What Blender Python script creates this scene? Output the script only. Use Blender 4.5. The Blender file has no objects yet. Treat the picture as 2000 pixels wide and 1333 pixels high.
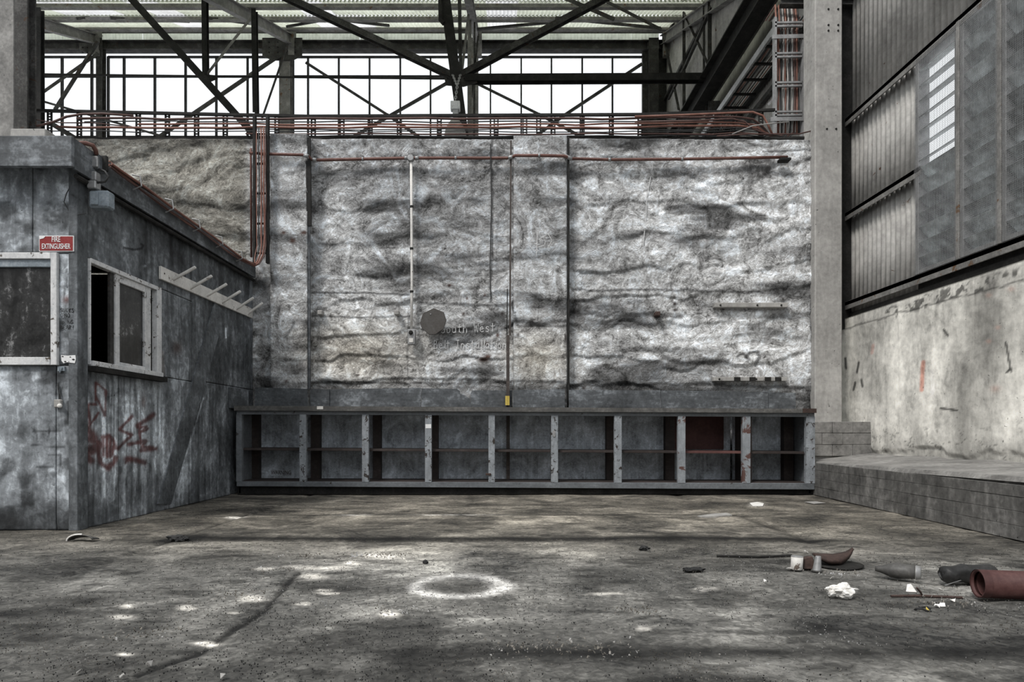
import bpy, bmesh, math, random
import numpy as np
from mathutils import Vector, Matrix
random.seed(7)
C = bpy.context.scene.collection
scn = bpy.context.scene
# ---------------------------------------------------------------- camera, world, light, exposure
F = 1250.0; CX = 975.0; CY = 845.0; H = 0.70
cam_d = bpy.data.cameras.new('camera'); cam = bpy.data.objects.new('camera', cam_d); C.objects.link(cam)
cam.location = (0, 0, H); cam.rotation_euler = (math.pi/2, 0, 0)
cam_d.sensor_width = 36; cam_d.lens = F/2000*36
cam_d.shift_x = (1000-CX)/2000; cam_d.shift_y = (CY-666.5)/2000
cam_d.clip_start = 0.05; cam_d.clip_end = 300
scn.camera = cam
wd = bpy.data.worlds.new('overcast_sky'); scn.world = wd; wd.use_nodes = True
wn = wd.node_tree; bg = wn.nodes['Background']
bg.inputs['Color'].default_value = (0.93, 0.965, 1.0, 1); bg.inputs['Strength'].default_value = 1.25
sd = bpy.data.lights.new('hazy_sun', 'SUN'); sun = bpy.data.objects.new('hazy_sun', sd); C.objects.link(sun)
sd.energy = 2.6; sd.angle = math.radians(14); sd.color = (1.0, 0.97, 0.93)
sun.rotation_euler = Vector((0.40, 0.50, -0.80)).to_track_quat('-Z', 'Y').to_euler()
scn.view_settings.view_transform = 'Standard'; scn.view_settings.look = 'None'
scn.view_settings.gamma = 1.0; scn.view_settings.use_curve_mapping = False
scn.view_settings.exposure = 0.0

# ---------------------------------------------------------------- helpers
def W(px, py, Y):  return Vector(((px-CX)*Y/F, Y, H+(CY-py)*Y/F))
def WX(px, py, X): return W(px, py, X*F/(px-CX))
def WF(px, py, z=0.0):  return W(px, py, (H-z)*F/(py-CY))

def tag(o, label=None, cat=None, group=None, kind=None):
    if label: o['label'] = label
    if cat: o['category'] = cat
    if group: o['group'] = group
    if kind: o['kind'] = kind
    return o
def thing(name, label, cat, loc=(0, 0, 0), group=None, kind=None):
    o = bpy.data.objects.new(name, None); C.objects.link(o); o.location = loc; o.empty_display_size = .1
    return tag(o, label, cat, group, kind)
def wloc(o):
    v = Vector((0, 0, 0))
    while o is not None:
        v += o.location; o = o.parent
    return v
def link(name, me, mat, parent=None, world=True):
    o = bpy.data.objects.new(name, me); C.objects.link(o)
    if mat is not None: me.materials.append(mat)
    if parent is not None:
        o.parent = parent
        if world: o.location = -wloc(parent)
    return o
def frame_of(d):
    d = d.normalized(); a = Vector((0, 0, 1)) if abs(d.z) < .9 else Vector((0, 1, 0))
    s = d.cross(a).normalized(); return d, s, s.cross(d).normalized()
class MB:
    def __init__(s): s.v = []; s.f = []
    def quadbox(s, P):
        b = len(s.v); s.v += [tuple(p) for p in P]
        s.f += [(b, b+3, b+2, b+1), (b+4, b+5, b+6, b+7), (b, b+1, b+5, b+4), (b+1, b+2, b+6, b+5), (b+2, b+3, b+7, b+6), (b+3, b, b+4, b+7)]
        return s
    def box(s, x0, x1, y0, y1, z0, z1):
        return s.quadbox([(x0, y0, z0), (x1, y0, z0), (x1, y1, z0), (x0, y1, z0), (x0, y0, z1), (x1, y0, z1), (x1, y1, z1), (x0, y1, z1)])
    def bar(s, p, q, w, h=None, up=None):
        p = Vector(p); q = Vector(q); h = h or w
        d = (q-p).normalized()
        if up is None: _, a, b = frame_of(d)
        else:
            a = d.cross(Vector(up)).normalized(); b = a.cross(d).normalized()
        a = a*w/2; b = b*h/2
        return s.quadbox([p-a-b, p+a-b, p+a+b, p-a+b, q-a-b, q+a-b, q+a+b, q-a+b])
    def ibeam(s, p, q, w, h, t, up=(0, 0, 1)):
        p = Vector(p); q = Vector(q); d = (q-p).normalized(); a = d.cross(Vector(up)).normalized(); b = a.cross(d)
        s.bar(p+b*(h/2-t/2), q+b*(h/2-t/2), w, t, up); s.bar(p-b*(h/2-t/2), q-b*(h/2-t/2), w, t, up)
        return s.bar(p, q, t*.7, h-2*t, up)
    def angle(s, p, q, w, t, up=(0, 1, 0)):
        p = Vector(p); q = Vector(q); d = (q-p).normalized(); a = d.cross(Vector(up)).normalized(); b = a.cross(d)
        s.bar(p, q, w, t, up); return s.bar(p+a*(w/2-t/2)+b*w*.4, q+a*(w/2-t/2)+b*w*.4, t, w*.8, up)
    def tube(s, pts, r, n=8, cap=True):
        pts = [Vector(p) for p in pts]; b0 = len(s.v); m = len(pts)
        R = r if isinstance(r, (list, tuple)) else [r]*m
        prev = None
        for i, p in enumerate(pts):
            d = (pts[min(i+1, m-1)]-pts[max(i-1, 0)])
            if d.length < 1e-9: d = Vector((0, 0, 1))
            d.normalize()
            if prev is None: _, a, _b = frame_of(d)
            else:
                a = prev-d*prev.dot(d)
                if a.length < 1e-6: _, a, _b = frame_of(d)
                a.normalize()
            prev = a; b = d.cross(a)
            for k in range(n):
                t = 2*math.pi*k/n; s.v.append(tuple(p+(a*math.cos(t)+b*math.sin(t))*R[i]))
        for i in range(m-1):
            for k in range(n):
                k2 = (k+1) % n; s.f.append((b0+i*n+k, b0+i*n+k2, b0+(i+1)*n+k2, b0+(i+1)*n+k))
        if cap:
            s.f.append(tuple(b0+k for k in reversed(range(n)))); s.f.append(tuple(b0+(m-1)*n+k for k in range(n)))
        return s
    def lathe(s, c, prof, n=20, ax=(0, 0, 1)):
        c = Vector(c); d, a, b = frame_of(Vector(ax))
        return s.tube_rings([(c+d*h, r) for r, h in prof], a, b, n)
    def tube_rings(s, rings, a, b, n):
        b0 = len(s.v)
        for p, r in rings:
            for k in range(n):
                t = 2*math.pi*k/n; s.v.append(tuple(p+(a*math.cos(t)+b*math.sin(t))*r))
        for i in range(len(rings)-1):
            for k in range(n):
                k2 = (k+1) % n; s.f.append((b0+i*n+k, b0+i*n+k2, b0+(i+1)*n+k2, b0+(i+1)*n+k))
        s.f.append(tuple(b0+k for k in reversed(range(n)))); s.f.append(tuple(b0+(len(rings)-1)*n+k for k in range(n)))
        return s
    def prism(s, poly, off):
        off = Vector(off); n = len(poly); b = len(s.v); s.v += [tuple(p) for p in poly]+[tuple(Vector(p)+off) for p in poly]
        s.f.append(tuple(range(b, b+n))); s.f.append(tuple(reversed(range(b+n, b+2*n))))
        for i in range(n):
            j = (i+1) % n; s.f.append((b+j, b+i, b+n+i, b+n+j))
        return s
    def build(s, name, mat, parent=None, bevel=0, smooth=False):
        me = bpy.data.meshes.new(name); me.from_pydata(s.v, [], s.f); me.update()
        bm = bmesh.new(); bm.from_mesh(me); bmesh.ops.recalc_face_normals(bm, faces=bm.faces)
        if bevel: bmesh.ops.bevel(bm, geom=bm.edges[:], offset=bevel, segments=1, affect='EDGES', clamp_overlap=True)
        if smooth:
            for f in bm.faces: f.smooth = len(f.verts) == 4
        bm.to_mesh(me); bm.free()
        return link(name, me, mat, parent)

# --- numpy noise
_rs = np.random.RandomState(11); _tab = _rs.rand(256, 256).astype(np.float64)
def vnoise(x, y, seed=0):
    x = np.asarray(x, float)+seed*17.3; y = np.asarray(y, float)+seed*9.7
    xi = np.floor(x).astype(int); yi = np.floor(y).astype(int); fx = x-xi; fy = y-yi
    fx = fx*fx*fx*(fx*(fx*6-15)+10); fy = fy*fy*fy*(fy*(fy*6-15)+10)
    a = _tab[xi % 256, yi % 256]; b = _tab[(xi+1) % 256, yi % 256]; c = _tab[xi % 256, (yi+1) % 256]; d = _tab[(xi+1) % 256, (yi+1) % 256]
    return (a*(1-fx)+b*fx)*(1-fy)+(c*(1-fx)+d*fx)*fy
def fbm(x, y, oct=4, seed=0, gain=.5):
    s = 0; a = 1; t = 0
    for i in range(oct):
        s = s+a*(vnoise(x*2**i, y*2**i, seed+i*3)-.5); t += a; a *= gain
    return s/t*2        # about -1..1
def sst(a, b, x):
    t = np.clip((x-a)/(b-a), 0, 1); return t*t*(3-2*t)
def seg(px, py, x1, y1, x2, y2, r, soft=.5):
    dx, dy = x2-x1, y2-y1; L = dx*dx+dy*dy+1e-9
    t = np.clip(((px-x1)*dx+(py-y1)*dy)/L, 0, 1); d = np.hypot(px-x1-t*dx, py-y1-t*dy)
    return 1-sst(r*(1-soft), r*(1+soft), d)
def poly(px, py, pts, r, soft=.5):
    m = 0
    for a, b in zip(pts[:-1], pts[1:]): m = np.maximum(m, seg(px, py, a[0], a[1], b[0], b[1], r, soft))
    return m
def blob(px, py, cx, cy, rx, ry): return np.exp(-(((px-cx)/rx)**2+((py-cy)/ry)**2))

def relief(name, mat, parent, us, vs, pos, fn, t, nrm, skip=None):
    """grid of real relief: pos(u,v)->xyz arrays, fn(u,v,x,y,z)->(height, rgb); rim extruded back by t along -nrm"""
    U, V = np.meshgrid(us, vs, indexing='ij'); x, y, z = pos(U, V)
    h, rgb = fn(U, V, x, y, z); nx, ny, nz = nrm
    P = np.stack([x+nx*h, y+ny*h, z+nz*h], -1); nu, nv = U.shape
    idx = np.arange(nu*nv).reshape(nu, nv)
    quads = np.stack([idx[:-1, :-1], idx[1:, :-1], idx[1:, 1:], idx[:-1, 1:]], -1)
    if skip is not None:
        uc = (U[:-1, :-1]+U[1:, 1:])/2; vc = (V[:-1, :-1]+V[1:, 1:])/2; quads = quads[~skip(uc, vc)]
    quads = quads.reshape(-1, 4)
    verts = P.reshape(-1, 3); n0 = len(verts)
    ring = list(idx[:, 0])+list(idx[-1, 1:])+list(idx[-2::-1, -1])+list(idx[0, -2:0:-1])
    base = np.stack([x-nx*t, y-ny*t, z-nz*t], -1).reshape(-1, 3)[ring]
    verts = np.vstack([verts, base]); m = len(ring)
    side = [(ring[i], n0+i, n0+(i+1) % m, ring[(i+1) % m]) for i in range(m)]
    col = np.ones((len(verts), 4)); col[:n0, :3] = rgb.reshape(-1, 3); col[n0:, :3] = rgb.reshape(-1, 3)[ring]
    a = np.cross(P[1, 0]-P[0, 0], P[0, 1]-P[0, 0])
    if a.dot(np.array(nrm)) < 0: quads = quads[:, ::-1]
    faces = [tuple(q) for q in quads.tolist()]+side
    me = bpy.data.meshes.new(name); me.from_pydata(verts.tolist(), [], faces); me.update()
    ca = me.color_attributes.new('tone', 'FLOAT_COLOR', 'POINT'); ca.data.foreach_set('color', col.ravel())
    sm = np.zeros(len(faces), bool); sm[:len(quads)] = True; me.polygons.foreach_set('use_smooth', sm)
    return link(name, me, mat, parent)
def g3(v, tint=(1, 1, 1)): return np.stack([v*tint[0], v*tint[1], v*tint[2]], -1)
def mixc(rgb, m, c): m = np.clip(m, 0, 1)[..., None]; return rgb*(1-m)+np.array(c)*m

# ---------------------------------------------------------------- materials
def mat(name, dark, base, light, scale=3, streak=None, bump=.3, bdist=.02, rough=.85, metal=0, tone=False,
        pits=0, curl=0, detail=8, lo=.3, hi=.7, fine=8, translucent=0, spec=.3, flakes=None, rnd=True):
    m = bpy.data.materials.new(name); m.use_nodes = True; nt = m.node_tree; N = nt.nodes; L = nt.links
    bs = N['Principled BSDF']; out = N['Material Output']
    tc = N.new('ShaderNodeTexCoord'); oi = N.new('ShaderNodeObjectInfo')
    vm = N.new('ShaderNodeVectorMath'); vm.operation = 'MULTIPLY_ADD'
    L.new(tc.outputs['Object'], vm.inputs[0]); vm.inputs[1].default_value = (1, 1, 1)
    cmb = N.new('ShaderNodeMath'); cmb.operation = 'MULTIPLY'; L.new(oi.outputs['Random'], cmb.inputs[0]); cmb.inputs[1].default_value = 0.0 if (tone or not rnd) else 37.0
    L.new(cmb.outputs[0], vm.inputs[2]); vec = vm.outputs[0]
    def noise(sc, det, rg, dist, v=vec):
        n = N.new('ShaderNodeTexNoise'); n.inputs['Scale'].default_value = sc; n.inputs['Detail'].default_value = det
        n.inputs['Roughness'].default_value = rg; n.inputs['Distortion'].default_value = dist; L.new(v, n.inputs['Vector']); return n.outputs['Fac']
    def mapped(s3):
        mp = N.new('ShaderNodeVectorMath'); mp.operation = 'MULTIPLY'; L.new(vec, mp.inputs[0]); mp.inputs[1].default_value = s3; return mp.outputs[0]
    def math_(op, a, b=0.0, clamp=False):
        n = N.new('ShaderNodeMath'); n.operation = op; n.use_clamp = clamp
        for i, q in enumerate((a, b)):
            if isinstance(q, (int, float)): n.inputs[i].default_value = q
            else: L.new(q, n.inputs[i])
        return n.outputs[0]
    n1 = noise(scale, detail, .62, .4+curl*.5); n2 = noise(scale*fine, 6, .65, curl)
    fac = math_('ADD', math_('MULTIPLY', n1, .6), math_('MULTIPLY', n2, .4))
    if streak:
        st = noise(scale*2.2, 7, .68, .8, mapped({'v': (2.2, 2.2, .4), 'h': (.45, .45, 2.5)}[streak]))
        fac = math_('ADD', math_('MULTIPLY', fac, .74), math_('MULTIPLY', st, .26))
    cr = N.new('ShaderNodeValToRGB'); L.new(fac, cr.inputs[0]); e = cr.color_ramp.elements
    e[0].position = lo; e[0].color = (*dark, 1); e[1].position = hi; e[1].color = (*light, 1)
    k = e.new((lo+hi)/2); k.color = (*base, 1)
    colr = cr.outputs[0]
    if flakes:
        fl = noise(flakes[1], 5, .7, .6); r2 = N.new('ShaderNodeValToRGB'); L.new(fl, r2.inputs[0])
        r2.color_ramp.elements[0].position = flakes[2]; r2.color_ramp.elements[1].position = flakes[2]+.03
        mx = N.new('ShaderNodeMixRGB'); L.new(r2.outputs[0], mx.inputs[0]); L.new(colr, mx.inputs[1]); mx.inputs[2].default_value = (*flakes[0], 1); colr = mx.outputs[0]
    pf = None
    if pits:
        pv = noise(pits, 3, .5, .2); r3 = N.new('ShaderNodeValToRGB'); L.new(pv, r3.inputs[0])
        r3.color_ramp.elements[0].position = .22; r3.color_ramp.elements[0].color = (.12, .12, .12, 1); r3.color_ramp.elements[1].position = .30
        mx = N.new('ShaderNodeMixRGB'); mx.blend_type = 'MULTIPLY'; mx.inputs[0].default_value = 1; L.new(colr, mx.inputs[1]); L.new(r3.outputs[0], mx.inputs[2]); colr = mx.outputs[0]; pf = r3.outputs[0]
    if tone:
        at = N.new('ShaderNodeAttribute'); at.attribute_name = 'tone'
        mx = N.new('ShaderNodeMixRGB'); mx.blend_type = 'MULTIPLY'; mx.inputs[0].default_value = 1; L.new(colr, mx.inputs[1]); L.new(at.outputs['Color'], mx.inputs[2]); colr = mx.outputs[0]
    L.new(colr, bs.inputs['Base Color']); bs.inputs['Roughness'].default_value = rough; bs.inputs['Metallic'].default_value = metal
    bs.inputs['Specular IOR Level'].default_value = spec
    if bump:
        bp = N.new('ShaderNodeBump'); bp.inputs['Strength'].default_value = bump; bp.inputs['Distance'].default_value = bdist
        hh = fac if pf is None else math_('ADD', fac, math_('MULTIPLY', pf, .25))
        L.new(hh, bp.inputs['Height']); L.new(bp.outputs[0], bs.inputs['Normal'])
    if translucent:
        tr = N.new('ShaderNodeBsdfTranslucent'); L.new(colr, tr.inputs[0]); ms = N.new('ShaderNodeMixShader'); ms.inputs[0].default_value = translucent
        L.new(bs.outputs[0], ms.inputs[1]); L.new(tr.outputs[0], ms.inputs[2]); L.new(ms.outputs[0], out.inputs[0])
    return m
def gry(v, t=(1, 1, 1)): return (v*t[0], v*t[1], v*t[2])
warm = (1.03, 1, .95); cool = (.93, 1, 1.07)
M = {}
M['plaster'] = mat('trowelled_plaster', gry(.07, warm), gry(.5), gry(1.0, cool), 2.4, None, 1.0, .05, .75, tone=True, pits=26, curl=3.5, lo=.36, hi=.66, fine=5)
M['concrete'] = mat('stained_concrete', gry(.14, warm), gry(.5, warm), gry(.85, warm), 1.8, 'v', .6, .02, .9, tone=True, pits=30, lo=.32, hi=.68)
M['hut'] = mat('grimy_fibre_cement', gry(.035, cool), gry(.19, cool), gry(.62, cool), 2.4, 'v', .5, .01, .75, tone=True, pits=34, lo=.37, hi=.65, curl=.5)
M['hut_plain'] = mat('grimy_fibre_cement_plain', gry(.03, cool), gry(.12, cool), gry(.32, cool), 2.4, 'v', .4, .008, .75, pits=34, lo=.36, hi=.66, curl=1)
M['dirty_pane'] = mat('streaked_pane', gry(.006), gry(.035), gry(.4), 3.2, 'v', .05, .002, .3, lo=.42, hi=.66, curl=1.2, spec=.5)
M['floor'] = mat('dusty_concrete_floor', gry(.025), gry(.145, warm), gry(.42, warm), 1.6, None, 1.0, .03, .8, tone=True, pits=60, lo=.37, hi=.66, fine=22, curl=.8, flakes=((.4, .39, .36), 75, .70))
M['column'] = mat('old_column_concrete', gry(.15, warm), gry(.32, warm), gry(.5, warm), 2.5, 'v', .4, .01, .9, pits=22)
M['ledge'] = mat('block_concrete', gry(.035, warm), gry(.12, warm), gry(.3, warm), 2.2, 'v', .5, .015, .9, pits=30, lo=.36, hi=.66, rnd=False)
M['ledge_top'] = mat('dusty_ledge_top', gry(.08, warm), gry(.2, warm), gry(.36, warm), 3, None, .4, .01, .9, pits=30, rnd=False)
M['steel_dark'] = mat('dark_painted_steel', gry(.01), gry(.022, warm), gry(.045, warm), 6, None, .2, .004, .7, 0, spec=.1)
M['steel'] = mat('weathered_steel', gry(.015), gry(.045, warm), gry(.12, warm), 5, None, .25, .005, .7, 0, spec=.15, flakes=((.05, .03, .02), 9, .62))
M['steel_light'] = mat('pale_galvanised_steel', gry(.07, warm), gry(.17, warm), gry(.32, warm), 5, None, .25, .005, .7, 0, flakes=((.12, .07, .04), 7, .62))
M['sheet_wall'] = mat('corrugated_wall_iron', gry(.16, warm), gry(.38, warm), gry(.6, warm), 2, 'v', .2, .004, .55, .15, flakes=((.12, .07, .045), 5, .66))
M['sheet_roof'] = mat('corrugated_roof_iron', gry(.6, (1, 1.02, .93)), gry(.82, (1, 1.02, .94)), gry(.92, (1, 1.02, .95)), 1.2, None, .1, .004, .5, 0, translucent=.7)
M['skylight'] = mat('translucent_roof_sheet', gry(.7), gry(.85), gry(.95), 1.2, None, 0, .004, .5, 0, translucent=.85)
M['timber_dark'] = mat('dark_timber', gry(.02, (1.2, 1, .9)), gry(.05, (1.2, 1, .9)), gry(.11, (1.2, 1, .9)), 5, 'h', .3, .005, .7)
M['paint_post'] = mat('peeling_grey_blue_paint', gry(.12, cool), gry(.25, cool), gry(.42, cool), 6, 'v', .4, .006, .7, flakes=((.035, .028, .025), 14, .56))
M['paint_rail'] = mat('dull_grey_blue_paint', gry(.07, cool), gry(.14, cool), gry(.24, cool), 5, 'h', .3, .005, .7, flakes=((.03, .025, .02), 10, .64))
M['paint_red'] = mat('grey_paint_over_red', gry(.16, cool), gry(.26, cool), gry(.4, cool), 6, 'v', .3, .005, .7, flakes=((.1, .055, .048), 5, .56))
M['panel'] = mat('blue_grey_board', gry(.18, cool), gry(.5, (.92, 1, 1.1)), gry(1.0, cool), 3.2, 'v', .2, .004, .6, lo=.4, hi=.68, curl=1.5)
M['panel_red'] = mat('dull_red_board', (.03, .015, .014), (.065, .03, .028), (.1, .05, .045), 3, None, .2, .004, .7)
M['shelf'] = mat('brown_shelf', (.015, .012, .011), (.035, .027, .025), (.08, .065, .06), 5, 'h', .2, .004, .7)
M['shelf_red'] = mat('red_shelf', (.06, .03, .028), (.11, .05, .045), (.16, .08, .07), 5, 'h', .2, .004, .7)
M['counter'] = mat('worn_dark_worktop', gry(.035, warm), gry(.08, warm), gry(.2, warm), 4, 'h', .4, .006, .7)
M['splash'] = mat('slate_grey_splash_sheet', gry(.035, cool), gry(.1, cool), gry(.34, cool), 3, 'h', .25, .005, .6, lo=.38, hi=.66)
M['white_paint'] = mat('chipped_white_paint', gry(.35, cool), gry(.6), gry(.8), 6, None, .3, .004, .6, flakes=((.1, .085, .07), 14, .6))
M['white_peg'] = mat('dirty_white_timber', gry(.4, warm), gry(.62, warm), gry(.8, warm), 6, None, .2, .004, .6, flakes=((.15, .12, .1), 11, .64))
M['cable_red'] = mat('faded_orange_cable', (.09, .04, .03), (.19, .085, .062), (.28, .15, .12), 8, None, .1, .003, .5)
M['cable_brown'] = mat('brown_cable', (.03, .018, .016), (.08, .042, .036), (.14, .085, .07), 8, None, .1, .003, .5)
M['cable_dark'] = mat('black_cable', gry(.015), gry(.03), gry(.07), 8, None, .1, .003, .5)
M['cable_pale'] = mat('dusty_pale_cable', gry(.15, warm), gry(.3, warm), gry(.4, warm), 8, None, .1, .003, .5)
M['pipe_red'] = mat('red_brown_conduit', (.06, .03, .025), (.13, .06, .048), (.2, .11, .09), 7, None, .15, .003, .5)
M['metal_grey'] = mat('dull_grey_metal', gry(.16), gry(.3), gry(.45), 8, None, .2, .003, .45, .4)
M['box_blue'] = mat('blue_grey_box', gry(.12, cool), gry(.25, (.85, 1, 1.12)), gry(.4, cool), 10, None, .2, .003, .6)
M['plate'] = mat('dark_brown_plate', gry(.04, (1.1, 1, .9)), gry(.065, (1.1, 1, .92)), gry(.1, warm), 5, None, .1, .003, .55, .2)
M['rust'] = mat('rust', (.02, .015, .013), (.05, .032, .027), (.1, .065, .055), 10, None, .4, .005, .8)
M['yellow'] = mat('yellow_tape', (.3, .2, .04), (.5, .38, .08), (.6, .5, .2), 10, None, .1, .003, .6)
M['sign_red'] = mat('red_sign_enamel', (.16, .02, .02), (.24, .03, .03), (.3, .05, .05), 9, None, .05, .002, .4)
M['sign_white'] = mat('sign_white', gry(.65), gry(.75), gry(.85), 9, None, 0, .002, .5)
M['chalk'] = mat('chalk_marks', gry(.35), gry(.55), gry(.8), 30, None, 0, .001, .9)
M['marker'] = mat('black_marker', gry(.01), gry(.02), gry(.04), 30, None, 0, .001, .7)
M['interior'] = mat('dark_interior_lining', gry(.01), gry(.02), gry(.035), 3, None, 0, .001, .9)
M['red_pipe'] = mat('dusty_red_pipe_paint', (.035, .016, .015), (.07, .03, .028), (.12, .06, .055), 6, None, .2, .003, .6)
M['paper'] = mat('scrap_paper', gry(.5, warm), gry(.72, warm), gry(.85), 9, None, .3, .003, .8)
M['litter'] = mat('pale_litter', gry(.08, (1.1, 1, .85)), gry(.19, (1.08, 1, .88)), gry(.45), 3, None, 0, .003, .9, fine=3, lo=.4, hi=.6)
M['litter_dark'] = mat('dark_litter', gry(.01), gry(.03), gry(.06), 3, None, 0, .003, .9)
M['boot'] = mat('dark_rubber', gry(.012), gry(.025), gry(.06), 12, None, .4, .004, .5)
M['grey_brown'] = mat('grey_brown_plastic', gry(.03, warm), gry(.07, warm), gry(.13, warm), 7, None, .3, .004, .5)
M['lamp_shade'] = mat('faded_enamel_shade', gry(.2, warm), gry(.3, warm), gry(.42, warm), 6, None, .1, .003, .5)
def glassmat(name, col, op, rough=.1):
    m = bpy.data.materials.new(name); m.use_nodes = True; N = m.node_tree.nodes; L = m.node_tree.links
    bs = N['Principled BSDF']; bs.inputs['Base Color'].default_value = (*col, 1); bs.inputs['Roughness'].default_value = rough
    n = N.new('ShaderNodeTexNoise'); n.inputs['Scale'].default_value = 7; n.inputs['Detail'].default_value = 8; n.inputs['Roughness'].default_value = .7
    mp = N.new('ShaderNodeMapping'); tc = N.new('ShaderNodeTexCoord'); mp.inputs['Scale'].default_value = (1, 1, .3); L.new(tc.outputs['Object'], mp.inputs[0]); L.new(mp.outputs[0], n.inputs['Vector'])
    r = N.new('ShaderNodeMapRange'); L.new(n.outputs['Fac'], r.inputs[0]); r.inputs[1].default_value = .35; r.inputs[2].default_value = .7
    r.inputs[3].default_value = op[0]; r.inputs[4].default_value = op[1]
    tr = N.new('ShaderNodeBsdfTransparent'); ms = N.new('ShaderNodeMixShader'); L.new(r.outputs[0], ms.inputs[0]); L.new(tr.outputs[0], ms.inputs[1]); L.new(bs.outputs[0], ms.inputs[2])
    L.new(ms.outputs[0], N['Material Output'].inputs[0]); return m
M['glass_clear'] = glassmat('clerestory_glass', (.8, .85, .9), (.02, .12))
M['glass_dirty'] = glassmat('dirty_window_glass', (.2, .21, .21), (.25, .8), .25)
M['louvre'] = mat('dusty_louvre_glass', gry(.16, (.95, 1, 1)), gry(.42, (.95, 1, 1)), gry(.75, (.95, 1, 1)), 1.6, 'h', .1, .003, .3, 0, translucent=.5, spec=.5, lo=.4, hi=.6)

# ================================================================= FLOOR
def floor_fn(U, V, x, y, z):
    Yc = np.maximum(y, .5); px = CX+F*x/Yc; py = CY+F*H/Yc
    h = .006*fbm(x*1.3, y*1.3, 4, 1)+.003*fbm(x*9, y*9, 3, 5)
    g = .88+.5*fbm(x*1.1, y*1.9, 5, 9)+.45*fbm(x*5, y*9, 5, 21)
    g = g*(1-.5*sst(.15, .45, fbm(x*7, y*16, 4, 23)))
    def groove(d, w, dep, dk):
        nonlocal h, g
        k = np.exp(-(d/w)**2); h = h-dep*k; g = g*(1-dk*k)
    wob = .012*fbm(x*2, y*.1, 4, 31)
    inx = sst(-2.16, -2.1, x)*(1-sst(1.98, 2.04, x)); iny = sst(4.12, 4.17, y)*(1-sst(5.37, 5.42, y))
    h = h+.012*inx*iny
    groove(y-4.17+wob+.02*fbm(x*5, y*2, 3, 36), .075, .004, .93*sst(-2.3, -2.1, x)*(1-sst(2.0, 2.7, x)))  # dark line paints the shade of the slab's front riser
    groove(y-5.37+wob, .08, .003, .0+.72*inx)
    groove(y-5.27+wob, .04, -.002, .0-.35*inx)
    groove(x+2.12+wob, .03, .012, .7*iny); groove(x-2.0+wob, .07, .012, .6*iny)
    groove(y-2.06+.04*fbm(x*.9, y*.1, 3, 33), .09, .004, .75*sst(-1.2, -.1, x))
    g = g*(1-.75*blob(px, py, 375, 1054, 30, 7))
    # crack
    ck = poly(px+6*fbm(x*6, y*6, 3, 40), py, [(265, 1320), (395, 1270), (450, 1235), (520, 1190), (555, 1150), (585, 1120)], 5.0)
    h = h-.006*ck; g = g*(1-.85*ck)
    ck = poly(px+6*fbm(x*6, y*6, 3, 41), py, [(300, 1060), (345, 1053)], 3.0); g = g*(1-.6*ck)
    # dark stains
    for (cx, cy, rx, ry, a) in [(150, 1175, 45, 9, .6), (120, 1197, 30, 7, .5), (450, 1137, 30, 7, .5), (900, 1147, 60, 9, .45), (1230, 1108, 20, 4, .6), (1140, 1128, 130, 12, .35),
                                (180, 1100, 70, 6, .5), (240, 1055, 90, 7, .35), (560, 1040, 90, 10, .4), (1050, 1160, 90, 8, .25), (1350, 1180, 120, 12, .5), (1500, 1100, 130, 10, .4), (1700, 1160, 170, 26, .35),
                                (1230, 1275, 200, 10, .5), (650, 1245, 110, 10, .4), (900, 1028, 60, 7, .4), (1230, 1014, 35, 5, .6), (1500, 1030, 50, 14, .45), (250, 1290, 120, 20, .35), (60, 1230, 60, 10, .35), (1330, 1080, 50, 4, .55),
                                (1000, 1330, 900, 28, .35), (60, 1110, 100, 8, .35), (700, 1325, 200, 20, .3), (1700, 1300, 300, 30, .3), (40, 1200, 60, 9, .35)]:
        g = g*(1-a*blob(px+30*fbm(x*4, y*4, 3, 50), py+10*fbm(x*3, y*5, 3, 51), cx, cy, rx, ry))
    # dry pale dust, plus the floor centre's brightness put into the tone
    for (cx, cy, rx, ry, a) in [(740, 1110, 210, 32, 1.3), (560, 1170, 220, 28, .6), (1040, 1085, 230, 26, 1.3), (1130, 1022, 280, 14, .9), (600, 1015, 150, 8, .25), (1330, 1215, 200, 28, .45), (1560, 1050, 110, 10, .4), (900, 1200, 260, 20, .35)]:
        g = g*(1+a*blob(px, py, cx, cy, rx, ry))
    # white chalky ring and small pale patches
    rr = np.hypot((px-897)/1.0, (py-1146)*4.3); ring = np.exp(-((rr-82+14*fbm(x*7, y*7, 3, 61))/17)**2)*(.6+.5*fbm(x*5, y*5, 3, 62)+.35*sst(1140, 1160, py))
    rgb = g3(g, (1.0, 1.0, .97)); rgb = mixc(rgb, sst(965, 1060, py)*-.0+.0*g, (1, 1, 1))
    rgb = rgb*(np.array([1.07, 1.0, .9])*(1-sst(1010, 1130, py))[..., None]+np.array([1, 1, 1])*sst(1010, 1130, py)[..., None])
    rgb = mixc(rgb, ring*1.3, (5, 5, 5))
    for (cx, cy, rx, ry) in [(240, 1206, 18, 3), (366, 1187, 14, 3.5), (247, 1186, 10, 2.5), (495, 1169, 20, 5), (595, 1180, 14, 3), (760, 1200, 14, 6), (245, 1276, 12, 3), (610, 1127, 22, 5), (590, 1108, 26, 4), (760, 1088, 30, 4), (655, 1110, 24, 4), (455, 1196, 10, 2.5),
                             (635, 1152, 12, 2), (640, 1158, 20, 2), (1180, 1160, 28, 2), (1375, 1150, 20, 4), (460, 1012, 16, 2), (690, 1008, 25, 2), (890, 1008, 60, 1.5), (1255, 1228, 10, 3), (400, 1255, 20, 3), (1478, 986, 12, 3), (730, 1085, 20, 3), (690, 1100, 16, 3), (520, 1112, 16, 2.5)]:
        rgb = mixc(rgb, 1.5*blob(px+8*fbm(x*12, y*12, 3, 70), py+2*fbm(x*14, y*14, 3, 71), cx, cy, rx, ry), (4.5, 4.4, 4.2))
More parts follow.
